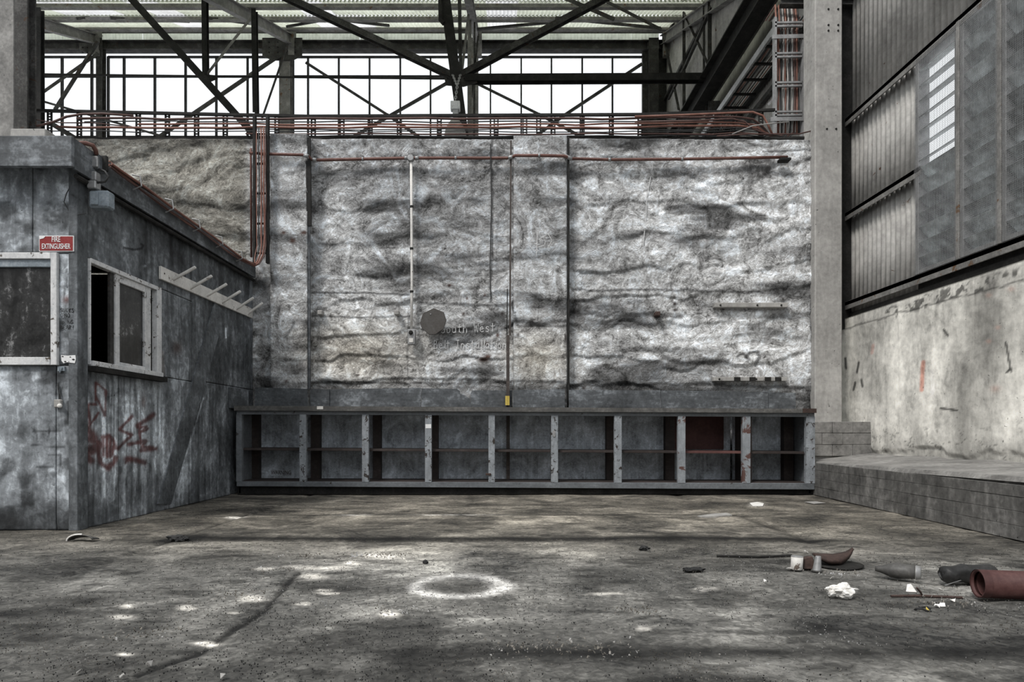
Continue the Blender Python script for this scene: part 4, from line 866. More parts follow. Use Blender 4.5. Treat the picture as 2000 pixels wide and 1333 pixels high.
for x, y, q in ((122, 697, 1.5), (127, 707, 1.8), (137, 698, 1.2), (143, 703, 2.2), (134, 707, .8)): mb = MB(); mb.prism([W(x-q*1.4, y-q*.3, YH-.0095), W(x+q*.2, y-q, YH-.0095), W(x+q*1.5, y-q*.2, YH-.0095), W(x+q*.6, y+q*.6, YH-.0095), W(x-q*.5, y+q*.4, YH-.0095)], (0, .001, 0)); mb.build('tear', M['marker'], st)
sk = thing('wall_switch', 'small yellowed switch low on the booth front with a dangling lead', 'switch', W(117, 790, YH))
a = W(110, 797, YH); b = W(124, 781, YH); mb = MB(); mb.box(a.x, b.x, YH-.03, YH-.002, a.z, b.z); mb.build('body', M['column'], sk, .006)
mb = MB(); p = W(117, 793, YH-.03); mb.lathe(p, [(.016, 0), (.013, .012), (.005, .016)], 10, (0, -1, 0)); mb.build('knob', M['paper'], sk)
mb = MB(); mb.tube([W(117, 782, YH-.012), W(116, 770, YH-.015), W(114, 762, YH-.012), W(113, 752, YH-.01)], .005, 6); mb.build('lead', M['cable_dark'], sk)
mb = MB(); mb.tube([W(115, 720, YH-.012), W(117, 728, YH-.02), W(121, 718, YH-.015)], .004, 6); mb.box(*(lambda q: (q.x-.02, q.x+.03, YH-.012, YH, q.z-.012, q.z+.02))(W(120, 722, YH))); tag(mb.build('wall_bracket', M['box_blue'], None), 'small grey bracket under the corner of the front window', 'bracket')
# peg rack
pr = thing('peg_rack', 'white timber peg board with six pegs on the booth side', 'peg rack', (XH, 6.6, 2.05))
mb = MB(); mb.quadbox([(XH+.003, 5.63, 2.05), (XH+.028, 5.63, 2.05), (XH+.028, 7.72, 2.075), (XH+.003, 7.72, 2.075), (XH+.003, 5.63, 2.165), (XH+.028, 5.63, 2.165), (XH+.028, 7.72, 2.19), (XH+.003, 7.72, 2.19)]); mb.build('backboard', M['white_peg'], pr, .003)
for bx, by, tx, ty in [(333, 546, 382, 522), (367, 563, 414, 539), (399, 578, 443, 555), (429, 591, 470, 569), (457, 604, 495, 582), (480, 613, 513, 592)]:
    y = XH*F/(bx-CX); p = Vector((XH+.026, y, W(bx, by, y).z)); q = W(tx, ty, y); q.y = y
    mb = MB(); mb.tube([p-(q-p)*.04, p, q-(q-p).normalized()*.006, q], [.012, .0145, .0145, .011], 10); mb.build('peg', M['white_peg'], pr, smooth=True)
mb = MB(); mb.lathe((XH+.029, 5.68, 2.11), [(.008, 0), (.006, .004)], 8, (1, 0, 0)); mb.build('screw', M['rust'], pr)
# electrical gear at the eave corner
eg = thing('junction_box', 'upper grey isolator box at the booth eave corner', 'junction box', WX(184, 315, -2.9))
def boxc(name, m, parent, px0, py0, px1, py1, Y, d, bev=.006):
    a = W(px0, py1, Y); b = W(px1, py0, Y); mb = MB(); mb.box(a.x, b.x, Y, Y+d, a.z, b.z); return mb.build(name, m, parent, bev)
boxc('body', M['splash'], eg, 173, 300, 193, 330, 4.62, .1); boxc('cover', M['metal_grey'], eg, 175, 304, 190, 326, 4.605, .02); boxc('bracket', M['steel_dark'], eg, 192, 303, 208, 334, 4.66, .03)
j2 = thing('junction_box', 'small grey gland box between the two boxes at the eave corner', 'junction box', W(180, 340, 4.6)); boxc('body', M['metal_grey'], j2, 174, 334, 187, 352, 4.6, .06); boxc('gland', M['metal_grey'], j2, 169, 352, 186, 367, 4.58, .07)
j3 = thing('junction_box', 'pale blue grey box hanging lowest at the booth corner', 'junction box', W(190, 388, 4.6)); boxc('body', M['box_blue'], j3, 172, 371, 211, 405, 4.6, .09, .012); boxc('lid', M['box_blue'], j3, 175, 374, 190, 400, 4.585, .02, .005)
mb = MB(); mb.tube([W(138, 284, 4.5), W(150, 280, 4.5), W(168, 280, 4.53), (W(181, 284, 4.56)), W(187, 294, 4.6), W(188, 301, 4.62)], .016, 8); tag(mb.build('flexible_hose', M['pipe_red'], None, smooth=True), 'dull red hose curving over the booth roof corner', 'hose')
mb = MB(); mb.tube([W(x, y, 4.55) for x, y in [(150, 315), (145, 350), (130, 378), (125, 395), (135, 412), (150, 420), (168, 417)]], .0035, 6); tag(mb.build('loose_wire', M['cable_dark'], None, smooth=True), 'thin wire looping down the booth corner', 'wire')
mb = MB(); mb.tube([W(x, y, 4.6) for x, y in [(194, 330), (205, 335), (212, 345), (205, 355), (190, 357)]], .008, 6); tag(mb.build('loose_wire', M['cable_dark'], None, smooth=True), 'thick black wire loop joining the corner boxes', 'wire')
# cables: riser ladder on the back wall then along the booth eave
rl = thing('cable_riser', 'narrow upright cable ladder on the back wall above the booth corner', 'cable ladder', W(510, 515, 7.55))
for x in (497.5, 523):
    mb = MB(); mb.bar(W(x, 226, 7.56), W(x, 515, 7.56), .03, .05, (0, 1, 0)); mb.build('side_rail', M['steel_dark'], rl)
for y in (262, 320, 378, 437, 495):
    mb = MB(); mb.bar(W(497, y, 7.57), W(523, y, 7.57), .02, .02, (0, 1, 0)); mb.build('rung', M['steel_dark'], rl)
random.seed(3)
for i, (x, r, m_) in enumerate([(501, 2.0, 'cable_red'), (505.5, 2.4, 'cable_dark'), (510, 3.6, 'cable_red'), (515, 3.4, 'cable_red'), (518.5, 2.2, 'cable_brown')]):
    Yr = 7.52-.0*i; pts = [W(x, 250, Yr+.1), W(x, 262, Yr)]
    for y in range(300, 480, 40): pts.append(W(x+random.uniform(-1, 1)+.3*i, y, Yr))
    rad = 8+i*4
    pts += [W(x+1, 480, Yr), W(x-2, 496+i, Yr-.02), W(x-rad*.5, 508+i*2, Yr-.05), W(498-i*.5, 515+i*1.5, Yr-.08)]
    z = 2.67-i*.012
    for y in (7.2, 6.8, 6.4, 6.0, 5.6, 5.2, 4.9, 4.75): pts.append(Vector((-2.9+.012*(i % 3)+random.uniform(-.006, .006), y, z+random.uniform(-.012, .012)+.04*(7.2-y)/2.4)))
    mb = MB(); mb.tube(pts, r*.0060/2, 7); o = mb.build('riser_cable', M[m_], None, smooth=True)
    tag(o, ['thin orange cable at the left side inside the riser ladder', 'black cable second from left in the riser ladder', 'thick orange cable in the middle of the riser ladder', 'thick orange cable right of the middle in the riser ladder', 'thin brown cable at the right inside the riser ladder'][i], 'cable', 'cables bending from the riser to the booth eave')
for y in (5.1, 5.6, 6.1, 6.6, 7.1):
    mb = MB(); z = 2.66+.04*(7.2-y)/2.4; mb.tube([(-2.925, y, z+.06), (-2.86, y, z+.045), (-2.85, y, z-.03), (-2.92, y, z-.06)], .006, 6); mb.build('cable_clip', M['metal_grey'], hut)
mb = MB(); mb.tube([W(490, 290, 7.66), W(490, 300, 7.66), W(491, 503, 7.66)], .013, 8); tag(mb.build('conduit', M['pipe_red'], None, smooth=True), 'upright red conduit left of the riser ladder', 'conduit')

# ================================================================= CONDUITS AND FITTINGS ON THE BACK WALL
hp = thing('conduit', 'long horizontal red conduit near the top of the plastered wall', 'conduit', W(800, 310, 7.65))
pts = [W(488, 299, 7.6), W(527, 301, 7.59), W(594, 303, 7.59), W(602, 305, 7.6), W(607, 311, 7.68), W(615, 313, 7.72), W(700, 311, 7.72), W(803, 309, 7.72), W(900, 309, 7.72), W(990, 309, 7.72), W(1000, 307, 7.7), W(1006, 304, 7.64), W(1060, 304, 7.63), W(1102, 305, 7.63), W(1108, 307, 7.66), W(1114, 310, 7.72), W(1190, 312, 7.72), W(1330, 311, 7.72), W(1450, 309, 7.72), W(1538, 307, 7.72)]
mb = MB(); mb.tube(pts, .018, 8); mb.build('pipe', M['pipe_red'], hp, smooth=True)
for (x, y, x2, y2, Y) in [(594, 303, 603, 306, 7.595), (607, 311, 618, 313, 7.7), (707, 311, 710, 311, 7.72), (790, 309, 796, 309, 7.72), (811, 309, 818, 309, 7.72), (888, 309, 892, 309, 7.72), (993, 309, 1002, 306, 7.69), (1051, 304, 1055, 304, 7.63), (1103, 305, 1117, 311, 7.67), (1188, 312, 1193, 312, 7.72), (1330, 311, 1334, 311, 7.72)]:
    mb = MB(); mb.tube([W(x, y, Y), W(x2, y2, Y)], .025, 8); mb.build('coupling', M['metal_grey'], hp, smooth=True)
p = W(1538, 307, 7.72); mb = MB(); mb.box(p.x-.1, p.x+.03, 7.68, 7.78, p.z-.05, p.z-.02); mb.build('end_bracket', M['steel_dark'], hp, .004)
vp = thing('conduit', 'white upright conduit dropping from the red pipe to the switch', 'conduit', W(804, 640, 7.72))
mb = MB(); mb.tube([W(803, 316, 7.72), W(804, 440, 7.72), W(804.5, 560, 7.72), W(803.5, 643, 7.72)], .016, 8); mb.build('pipe', M['white_peg'], vp, smooth=True)
p = W(802, 309, 7.7); mb = MB(); mb.lathe((p.x, 7.74, p.z), [(.04, 0), (.04, .05), (.032, .058)], 16, (0, -1, 0)); mb.build('round_junction', M['metal_grey'], vp, smooth=True)
for y in (404, 486, 570):
    mb = MB(); mb.tube([W(804, y-2, 7.72), W(804, y+2, 7.72)], .022, 8); mb.build('saddle', M['steel_dark'], vp)
ss = thing('isolator_switch', 'small grey rotary isolator switch at the foot of the white conduit', 'switch', W(803, 658, 7.72))
boxc('body', M['metal_grey'], ss, 796, 643, 811, 673, 7.68, .08, .006); p = W(802.5, 650, 7.68)
mb = MB(); mb.lathe((p.x, 7.68, p.z), [(.026, 0), (.024, .02), (.012, .022)], 14, (0, -1, 0)); mb.build('knob', M['steel_dark'], ss, smooth=True)
boxc('label_plate', M['white_peg'], ss, 799, 661, 807, 669, 7.674, .006, 0)
p = W(845, 628, 7.68); mb = MB(); pts = []
for x, y in [(847, 602), (867, 610), (872, 626), (866, 643), (850, 654), (838, 654), (824, 642), (820, 631), (826, 612)]: pts.append(W(x, y, 7.69))
mb.prism(pts, (0, .02, 0)); o = mb.build('wall_disc', M['plate'], None, .004); tag(o, 'dark brown round plate fixed beside the isolator switch', 'plate')
p = W(841, 614, 7.69); mb = MB(); mb.lathe((p.x, 7.69, p.z), [(.01, 0), (.007, .006)], 8, (0, -1, 0)); mb.build('bolt', M['metal_grey'], o)
dp = thing('downpipe', 'dark square bar with yellow foot standing behind the worktop', 'bar', W(992, 795, 7.66))
mb = MB(); mb.bar(W(992, 655, 7.63), W(992, 776, 7.63), .038, .03, (0, 1, 0)); mb.build('bar', M['timber_dark'], dp)
mb = MB(); mb.bar(W(991, 774, 7.625), W(991, 792, 7.625), .05, .04, (0, 1, 0)); mb.build('taped_foot', M['yellow'], dp)
mb = MB(); mb.bar((dp.location.x, 7.5, .15), (dp.location.x, 7.5, .93), .04, .03, (0, 1, 0)); mb.build('lower_bar', M['timber_dark'], dp)
mb = MB(); mb.bar(W(991, 565, 7.69), W(990, 655, 7.69), .012, .012, (0, 1, 0)); tag(mb.build('wall_rod', M['steel_dark'], None), 'thin rod rising from the top of the yellow footed bar', 'rod')
mb = MB(); mb.tube([W(x, y, 7.7) for x, y in [(958, 282), (960, 400), (957, 520), (959, 585)]], .006, 6); tag(mb.build('wall_cable', M['cable_dark'], None), 'thin black cable hanging down the middle bay left of the second pier', 'cable')
sb = thing('splashback', 'row of slate grey sheets on the wall behind the worktop', 'splashback', W(1000, 795, 7.6))
def sheet(pxs, Y, m, t=.012):
    mb = MB(); mb.prism([W(x, y, Y) for x, y in pxs], (0, t, 0)); return mb.build('sheet', M[m], sb)
sheet([(498, 800), (498, 757), (600, 760), (600, 800)], 7.60, 'splash'); sheet([(643, 800), (643, 761), (822, 758), (822, 800)], 7.66, 'splash'); sheet([(606, 800), (606, 760), (643, 761), (643, 800)], 7.645, 'splash')
sheet([(823, 800), (823, 759), (892, 760), (898, 764), (899, 769), (910, 774), (918, 780), (921, 793), (921, 800)], 7.655, 'splash'); sheet([(921, 800), (919, 770), (922, 763), (1001, 763), (1001, 800)], 7.66, 'splash')
sheet([(1002, 800), (1002, 762), (1103, 761), (1103, 800)], 7.60, 'splash'); sheet([(1111, 800), (1111, 762), (1290, 763), (1290, 800)], 7.66, 'splash'); sheet([(1291, 800), (1291, 763), (1500, 766), (1500, 800)], 7.655, 'splash'); sheet([(1501, 800), (1501, 767), (1554, 768), (1554, 800)], 7.65, 'splash')
mb = MB(); mb.box(XH+.005, XH+.03, 7.08, 7.58, .97, 1.2); mb.build('sheet', M['splash'], sb)

# ================================================================= SHELF UNIT AND WORKTOP
YC = 7.1
def yl(a, b, px): return a+(b-a)*(px-460)/1130
cab = thing('shelf_unit', 'long low open timber shelf unit with nine bays against the back wall', 'shelf unit', (0, YC, 0))
def slabp(name, m, px0, px1, ya, yb, Y, d, bev=.003, parent=None, par=None):
    """front-face pixel box sheared with the unit; ya/yb = (left,right) rows"""
    L_ = lambda px, r: max(W(px, yl(r[0], r[1], px), Y).z, .004)
    x0 = W(px0, 0, Y).x; x1 = W(px1, 0, Y).x
    mb = MB(); mb.quadbox([(x0, Y, L_(px0, yb)), (x1, Y, L_(px1, yb)), (x1, Y+d, L_(px1, yb)), (x0, Y+d, L_(px0, yb)), (x0, Y, L_(px0, ya)), (x1, Y, L_(px1, ya)), (x1, Y+d, L_(px1, ya)), (x0, Y+d, L_(px0, ya))])
    return mb.build(name, m, parent if parent is not None else cab, bev)
slabp('top_rail', M['paint_rail'], 462, 1591, (803, 807), (810, 815), YC-.002, .05)
slabp('bottom_rail', M['paint_rail'], 462, 1591, (941, 944.5), (950.5, 957), YC-.003, .05)
slabp('kick_board', M['steel_dark'], 464, 1588, (950, 957), (972, 980), YC+.05, .03)
posts = [(461, 471.5), (584.6, 597.5), (707, 720), (830, 843), (954, 966.5), (1076.5, 1090), (1200, 1214.5), (1324.5, 1339), (1450.7, 1466), (1575, 1592)]
for i, (a, b) in enumerate(posts):
    m_ = M['paint_rail'] if i == 0 else (M['paint_red'] if i in (7, 8) else M['paint_post'])
    o = slabp('upright', m_, a, b, (809.5, 814), (941.5, 945), YC-.006, .055, .002)
    if i in (7, 8): o['label'] = 'upright with red paint showing through'
slabp('base_board', M['shelf'], 463, 1590, (940, 943.5), (943, 946.5), YC+.02, .5)
slabp('top_lining', M['interior'], 463, 1590, (803, 807), (806, 810), YC+.05, .5)
bays_ = [(a[1], b[0]) for a, b in zip(posts[:-1], posts[1:])]
for i, (a, b) in enumerate(bays_):
    slabp('shelf', M['shelf_red'] if i == 7 else M['shelf'], a-4, b+4, (875.5, 883), (880, 887.5), YC+.045, .43, .002)
    x0 = W(a, 0, YC).x-.03; x1 = W(b, 0, YC).x+.03
    mb = MB(); mb.box(x0, x1-.002, 7.565, 7.58, .12, .93); mb.build('back_panel', M['panel'], cab)
mb = MB(); x0 = (1345-CX)*7.55/F; x1 = (1413-CX)*7.55/F; mb.box(x0-.25, x1, 7.545, 7.562, .5, .9); mb.build('red_board', M['panel_red'], cab)
for (a, b) in [(489, 506), (608, 625), (729, 744), (843, 856), (1184, 1199), (1299, 1317), (1530, 1548)]:
    x0 = (a-CX)*7.49/F; x1 = (b-CX)*7.49/F; mb = MB(); mb.box(x0, x1, 7.47, 7.562, .13, .925); mb.build('stud', M['shelf'], cab)
for px_ in (1432,):
    x0 = (px_-CX)*7.4/F; mb = MB(); mb.box(x0+.08, x0+.11, 7.13, 7.56, .13, .925); mb.build('divider', M['shelf'], cab)
for px_, s_ in ((463, 1), (1588, -1)):
    x0 = W(px_, 0, YC).x; mb = MB(); mb.box(min(x0, x0+.02*s_), max(x0, x0+.02*s_), YC+.05, 7.56, .02, .94); mb.build('end_panel', M['paint_rail'], cab)
# marks on uprights
o = slabp('paper_label', M['sign_white'], 831, 842, (829, 829), (837, 837), YC-.008, .002, 0)
p = W(1082, 848, YC-.007); mb = MB(); mb.lathe((p.x, YC-.006, p.z+.02), [(.018, 0), (.016, .006)], 12, (0, -1, 0)); mb.lathe((p.x, YC-.006, p.z-.02), [(.018, 0), (.016, .006)], 12, (0, -1, 0)); mb.box(p.x-.017, p.x+.017, YC-.0115, YC-.006, p.z-.02, p.z+.02); mb.build('lock_plate', M['metal_grey'], cab)
p = W(953, 927, YC-.01); mb = MB(); mb.box(p.x-.025, p.x+.035, YC-.02, YC-.006, p.z-.012, p.z+.012); mb.build('latch', M['rust'], cab, .004)
text('lettering', 'WARNING', (W(549, 0, 7.56).x, 7.562, W(549, 924, 7.56).z), .066, M['rust'], cab, .74)
a = W(529, 930, 7.56); b = W(569, 918, 7.56)
mb = MB(); mb.box(a.x, b.x, 7.5635, 7.5648, a.z, b.z); mb.build('stencil_box', M['panel'], cab)
wt = thing('worktop', 'long dark worn worktop lying on the nine bay shelf unit', 'worktop', (0, YC, .95))
n = 6; xs_ = np.linspace(457, 1595, n+1)
mb = MB()
def Lz(px, r, Y=YC-.04): return W(px, yl(r[0], r[1], px), Y).z
for i in range(n):
    a, b = xs_[i], xs_[i+1]; Y = YC-.04; xa = W(a, 0, Y).x; xb = W(b, 0, Y).x
    mb.quadbox([(xa, Y, Lz(a, (802.5, 807))), (xb, Y, Lz(b, (802.5, 807))), (xb, 7.57, Lz(b, (802.5, 807))), (xa, 7.57, Lz(a, (802.5, 807))), (xa, Y, Lz(a, (793, 799))), (xb, Y, Lz(b, (793, 799))), (xb, 7.57, Lz(b, (793, 799))), (xa, 7.57, Lz(a, (793, 799)))])
mb.build('board', M['counter'], wt)
mb = MB(); a = W(619, 800, YC-.043); b = W(631, 794, YC-.043); mb.box(a.x, b.x, YC-.044, YC-.04, a.z, b.z); mb.build('paint_drip', M['white_peg'], wt)
mb = MB(); Y = YC-.046; mb.quadbox([(W(1568, 0, Y).x, Y, Lz(1568, (803, 807))), (W(1595, 0, Y).x, Y, Lz(1595, (803, 807))), (W(1595, 0, Y).x, Y+.01, Lz(1595, (803, 807))), (W(1568, 0, Y).x, Y+.01, Lz(1568, (803, 807))), (W(1568, 0, Y).x, Y, Lz(1568, (792.5, 798.5))), (W(1595, 0, Y).x, Y, Lz(1595, (792.5, 798.5))), (W(1595, 0, Y).x, Y+.01, Lz(1595, (792.5, 798.5))), (W(1568, 0, Y).x, Y+.01, Lz(1568, (792.5, 798.5)))]); mb.build('red_edge', M['rust'], wt)

# ================================================================= THINGS ON THE FLOOR
random.seed(21)
def floor_z(p): return .004
# red pipe
p = WF(1909, 1186, 0); r = .058; Yp = 2.69
pp = thing('red_pipe', 'large dusty red pipe lying at the right edge of the floor', 'pipe', (p.x, Yp, r))
ax = Vector((1, -.17, 0)).normalized(); x0 = (1910-CX)*Yp/F
o_ = Vector((x0, Yp, r+.006)); _, a_, b_ = frame_of(ax)
mb = MB(); mb.tube_rings([(o_+ax*.01, r*.86), (o_, r*.9), (o_, r), (o_+ax*.9, r), (o_+ax*.9, r*.9), (o_+ax*.02, r*.86)], a_, b_, 28); mb.f = mb.f[:-2]; mb.build('tube', M['red_pipe'], pp, smooth=True)
mb = MB(); mb.tube_rings([(o_-ax*.002, r*1.01), (o_+ax*.03, r*1.012)], a_, b_, 28); mb.f = mb.f[:-2]; mb.build('end_band', M['red_pipe'], pp, smooth=True)
# dark crumpled boot-like roll
Yb_ = 2.93; bx = (1838-CX)*Yb_/F; mb = MB(); rings = []
for i, (t, rr) in enumerate([(0, .016), (.01, .034), (.035, .043), (.06, .036), (.09, .042), (.14, .046), (.19, .05), (.225, .046), (.235, .03)]): rings.append((Vector((bx+t, Yb_-.02*t, .05+.004*math.sin(i*2))), rr))
mb.tube_rings(rings, Vector((0, 1, 0)), Vector((0, 0, 1)), 18)
mb.v = [(v[0]+.004*math.sin(v[2]*230), v[1]+.004*math.sin(v[0]*150+v[2]*90), max(.004, v[2]+.004*math.sin(v[0]*170))) for v in mb.v]
o = mb.build('rubber_roll', M['boot'], None, smooth=True); tag(o, 'crumpled dark rubber roll lying behind the red pipe', 'rubber')
# crushed bottle-like tube with grey open end
Yk = 3.05; kx = (1714-CX)*Yk/F; kt = thing('crushed_tube', 'grey brown crushed tube with a torn open end', 'tube', (kx+.07, Yk, 0)); ax = Vector((.15, -.1, 0)).normalized(); _, a_, b_ = frame_of(ax)
rings = [(Vector((kx, Yk+.02, .052))+ax*t, rr) for t, rr in [(0, .014), (.015, .018), (.03, .022), (.06, .036), (.09, .042), (.13, .038), (.16, .034)]]
mb = MB(); mb.tube_rings(rings, a_, b_, 16); mb.v = [(v[0], v[1], max(.004, v[2]*.9)) for v in mb.v]; mb.build('body', M['grey_brown'], kt, smooth=True)
e = Vector((kx, Yk+.02, .047))+ax*.163
mb = MB(); mb.tube_rings([(e, .034), (e+ax*.02, .03), (e+ax*.022, .024), (e+ax*.004, .026)], a_, b_, 14); mb.f = mb.f[:-2]; mb.build('torn_collar', M['metal_grey'], kt, smooth=True)
# curled rusty sheet and disc
Yd = 3.34; c0 = WF(1640, 1108); ds = thing('metal_disc', 'thin dark metal disc lying flat under the curled rusty sheet', 'disc', (c0.x, Yd, 0))
mb = MB(); mb.lathe((c0.x, Yd, .004), [(.115, 0), (.118, .004), (.1, .009), (.05, .012), (.02, .02)], 28); mb.v = [(v[0], v[1]+0, v[2]+.06*max(0, (v[0]-c0.x))) for v in mb.v]; mb.build('plate', M['steel_dark'], ds, smooth=True)
rs_ = thing('rusty_sheet', 'curled piece of rusty sheet metal with one raised horn', 'scrap', (c0.x-.02, Yd+.02, 0))
vs_ = []; fs_ = []; nu, nv = 16, 8
for i in range(nu+1):
    for j in range(nv+1):
        u = i/nu; v = j/nv; px_ = 1588+78*u; top = np.interp(u, [0, .15, .5, .8, .95, 1], [1082, 1083, 1084, 1080, 1074, 1071]); bot = np.interp(u, [0, .15, .4, .7, .9, 1], [1083, 1092, 1102, 1103, 1090, 1073])
        yy_ = top+(bot-top)*v; vs_.append(tuple(W(px_, yy_, Yd+.045-.11*math.sin(math.pi*v*.7)*math.sin(math.pi*min(u, .95))**.5)))
for i in range(nu):
    for j in range(nv): fs_.append((i*(nv+1)+j, (i+1)*(nv+1)+j, (i+1)*(nv+1)+j+1, i*(nv+1)+j+1))
me = bpy.data.meshes.new('shell'); me.from_pydata(vs_, [], fs_); me.polygons.foreach_set('use_smooth', [True]*len(fs_)); o = link('shell', me, M['rust'], rs_); md = o.modifiers.new('thick', 'SOLIDIFY'); md.thickness = .005
mb = MB(); mb.tube([W(1590, 1084, Yd-.0), W(1610, 1085, Yd+.05), W(1640, 1084, Yd+.06)], .006, 6); mb.build('rolled_edge', M['rust'], rs_)
# white tin, brown carton, clear cup
p = WF(1561, 1117); tn = thing('white_can', 'small white dented can standing on the floor scrap heap', 'can', (p.x, p.y+.03, 0))
mb = MB(); mb.lathe((p.x, p.y+.03, .004), [(.026, 0), (.029, .003), (.0285, .03), (.029, .066), (.026, .068)], 20); mb.v = [(v[0]+.06*v[2], v[1], v[2]) for v in mb.v]; mb.build('body', M['white_peg'], tn, smooth=True)
mb = MB(); mb.lathe((p.x+.004, p.y+.03, .069), [(.029, 0), (.03, .003), (.024, .004)], 20); mb.build('rim', M['metal_grey'], tn, smooth=True)
p = WF(1583, 1116, 0); mb = MB(); mb.quadbox([(p.x-.025, p.y+.02, .004), (p.x+.035, p.y+.01, .004), (p.x+.04, p.y+.08, .004), (p.x-.02, p.y+.09, .004), (p.x-.03, p.y+.03, .055), (p.x+.02, p.y+.02, .072), (p.x+.035, p.y+.09, .06), (p.x-.015, p.y+.1, .05)]); tag(mb.build('carton', M['rust'], None, .004), 'crushed brown carton between the white can and the grey cup', 'carton')
p = WF(1599, 1119); cp = thing('grey_cup', 'small tapered grey plastic cup leaning beside the carton', 'cup', (p.x, p.y+.02, 0))
mb = MB(); mb.lathe((p.x, p.y+.02, .004), [(.024, 0), (.021, .006), (.014, .07), (.012, .074)], 14); mb.v = [(v[0]+.1*v[2], v[1], v[2]) for v in mb.v]; mb.build('body', M['metal_grey'], cp, smooth=True)
mb = MB(); mb.lathe((p.x, p.y+.02, .003), [(.027, 0), (.026, .006)], 14); mb.build('rim', M['grey_brown'], cp)
def crumple(name, label, cat, c, rx, ry, rz, m, seed, dark=None):
    bm = bmesh.new(); bmesh.ops.create_icosphere(bm, subdivisions=4, radius=1); rr = np.array([v.co[:] for v in bm.verts])
    n_ = fbm(rr[:, 0]*2.2+seed, rr[:, 1]*2.2+rr[:, 2]*1.7, 4, seed); n2 = np.abs(fbm(rr[:, 0]*3+5, rr[:, 2]*3+rr[:, 1]*2+seed, 3, seed+2))
    for v, a, b in zip(bm.verts, n_, n2):
        k = 1+.5*a-.7*max(0, .18-b); v.co = Vector((v.co.x*rx*k, v.co.y*ry*k, max(-.9, v.co.z*k)*rz)); v.co += Vector((c.x, c.y, rz*.88))
    me = bpy.data.meshes.new(name); bm.to_mesh(me); bm.free(); o = link(name, me, m); return tag(o, label, cat)
p = WF(1648, 1172); crumple('crumpled_paper', 'ball of crumpled white paper in front of the scrap heap', 'paper', p+Vector((0, .03, 0)), .058, .04, .032, M['paper'], 3)
p = WF(1545, 1114); crumple('paper_scrap', 'small pale scrap left of the white can', 'scrap', p, .022, .015, .008, M['column'], 5)
p = WF(1779, 1158); mb = MB(); mb.prism([(p.x-.02, p.y, .004), (p.x+.02, p.y-.01, .004), (p.x+.008, p.y+.01, .034), (p.x-.002, p.y+.02, .03)], (0.002, .006, 0)); tag(mb.build('paper_scrap', M['paper'], None), 'folded white scrap beside the torn end of the crushed tube', 'scrap')
p = WF(152, 1060); q = thing('curved_shard', 'pale curved shard on the floor in front of the booth corner', 'shard', (p.x, p.y+.02, 0))
vs_ = []; fs_ = []
for i in range(11):
    for j in range(6):
        t = math.pi*(.0+.92*i/10); vs_.append((p.x-.085*math.cos(t), p.y+.02+.07*(j/5), .006+.042*math.sin(t)*(1-.12*j)))
for i in range(10):
    for j in range(5): fs_.append((i*6+j, (i+1)*6+j, (i+1)*6+j+1, i*6+j+1))
me = bpy.data.meshes.new('shell'); me.from_pydata(vs_, [], fs_); me.polygons.foreach_set('use_smooth', [True]*len(fs_)); o = link('shell', me, M['grey_brown'], q); md = o.modifiers.new('t', 'SOLIDIFY'); md.thickness = .006
mb = MB(); mb.tube([vs_[i*6] for i in range(7)], .005, 6); mb.build('rim', M['paper'], q)
def flat(name, label, cat, pxs, m, t=.006):
    mb = MB(); mb.prism([WF(x, y, 0)+Vector((0, 0, .003)) for x, y in pxs], (0, 0, t)); return tag(mb.build(name, m, None), label, cat)
flat('paper_sheet', 'flat white paper scrap near the right end of the shelf unit', 'paper', [(1464, 984), (1480, 982), (1492, 985), (1490, 990), (1470, 990)], M['paper'], .003)
flat('wood_offcut', 'thin pale splinter of wood before the right shelf bays', 'wood', [(1362, 1013), (1390, 1009), (1420, 1007), (1430, 1011), (1400, 1014), (1370, 1015)], M['column'], .018)
flat('paper_sheet', 'small pale flat scrap at the foot of the block ledge', 'paper', [(1572, 982), (1592, 981), (1612, 984), (1590, 986)], M['column'], .004)
mb = MB(); mb.tube([WF(1400, 1089)+Vector((0, 0, .008)), WF(1480, 1091)+Vector((0, 0, .008)), WF(1546, 1089)+Vector((0, 0, .01))], .007, 6); tag(mb.build('metal_rod', M['steel_dark'], None), 'thin dark rod lying left of the white can', 'rod')
mb = MB(); mb.tube([WF(1740, 1168)+Vector((0, 0, .006)), WF(1795, 1170)+Vector((0, 0, .012)), WF(1880, 1171)+Vector((0, 0, .006))], .006, 6); tag(mb.build('stick', M['rust'], None), 'dark stick lying in front of the crushed tube', 'stick')
mb = MB(); mb.tube([WF(1803, 1170)+Vector((0, 0, .006)), WF(1800, 1171)+Vector((-.005, .0, .03)), WF(1794, 1172)+Vector((-.008, 0, .05))], .004, 6); tag(mb.build('stick', M['rust'], None), 'short dark stick poking up in front of the crushed tube', 'stick')
mb = MB(); mb.tube([WF(1866, 1150)+Vector((0, 0, .01)), WF(1845, 1153)+Vector((0, 0, .02)), WF(1880, 1146)+Vector((0, 0, .03))], .002, 5); tag(mb.build('wire_piece', M['metal_grey'], None), 'thin bent wire beside the rubber roll', 'wire')
p = WF(1359, 1119); crumple('debris_lump', 'dark flattened lump on the open floor right of centre', 'lump', p+Vector((0, .02, 0)), .05, .025, .013, M['litter_dark'], 7)
p = WF(348, 1058); crumple('debris_lump', 'dark lump of debris at the left end of the floor groove', 'lump', p, .07, .05, .02, M['litter_dark'], 8)
p = WF(1258, 1076); crumple('debris_lump', 'small dark clod beside the floor groove right of centre', 'lump', p, .03, .02, .015, M['litter_dark'], 9)
p = WF(831, 1102); crumple('debris_lump', 'small black clod on the floor just above the white ring', 'lump', p, .015, .012, .011, M['litter_dark'], 4)
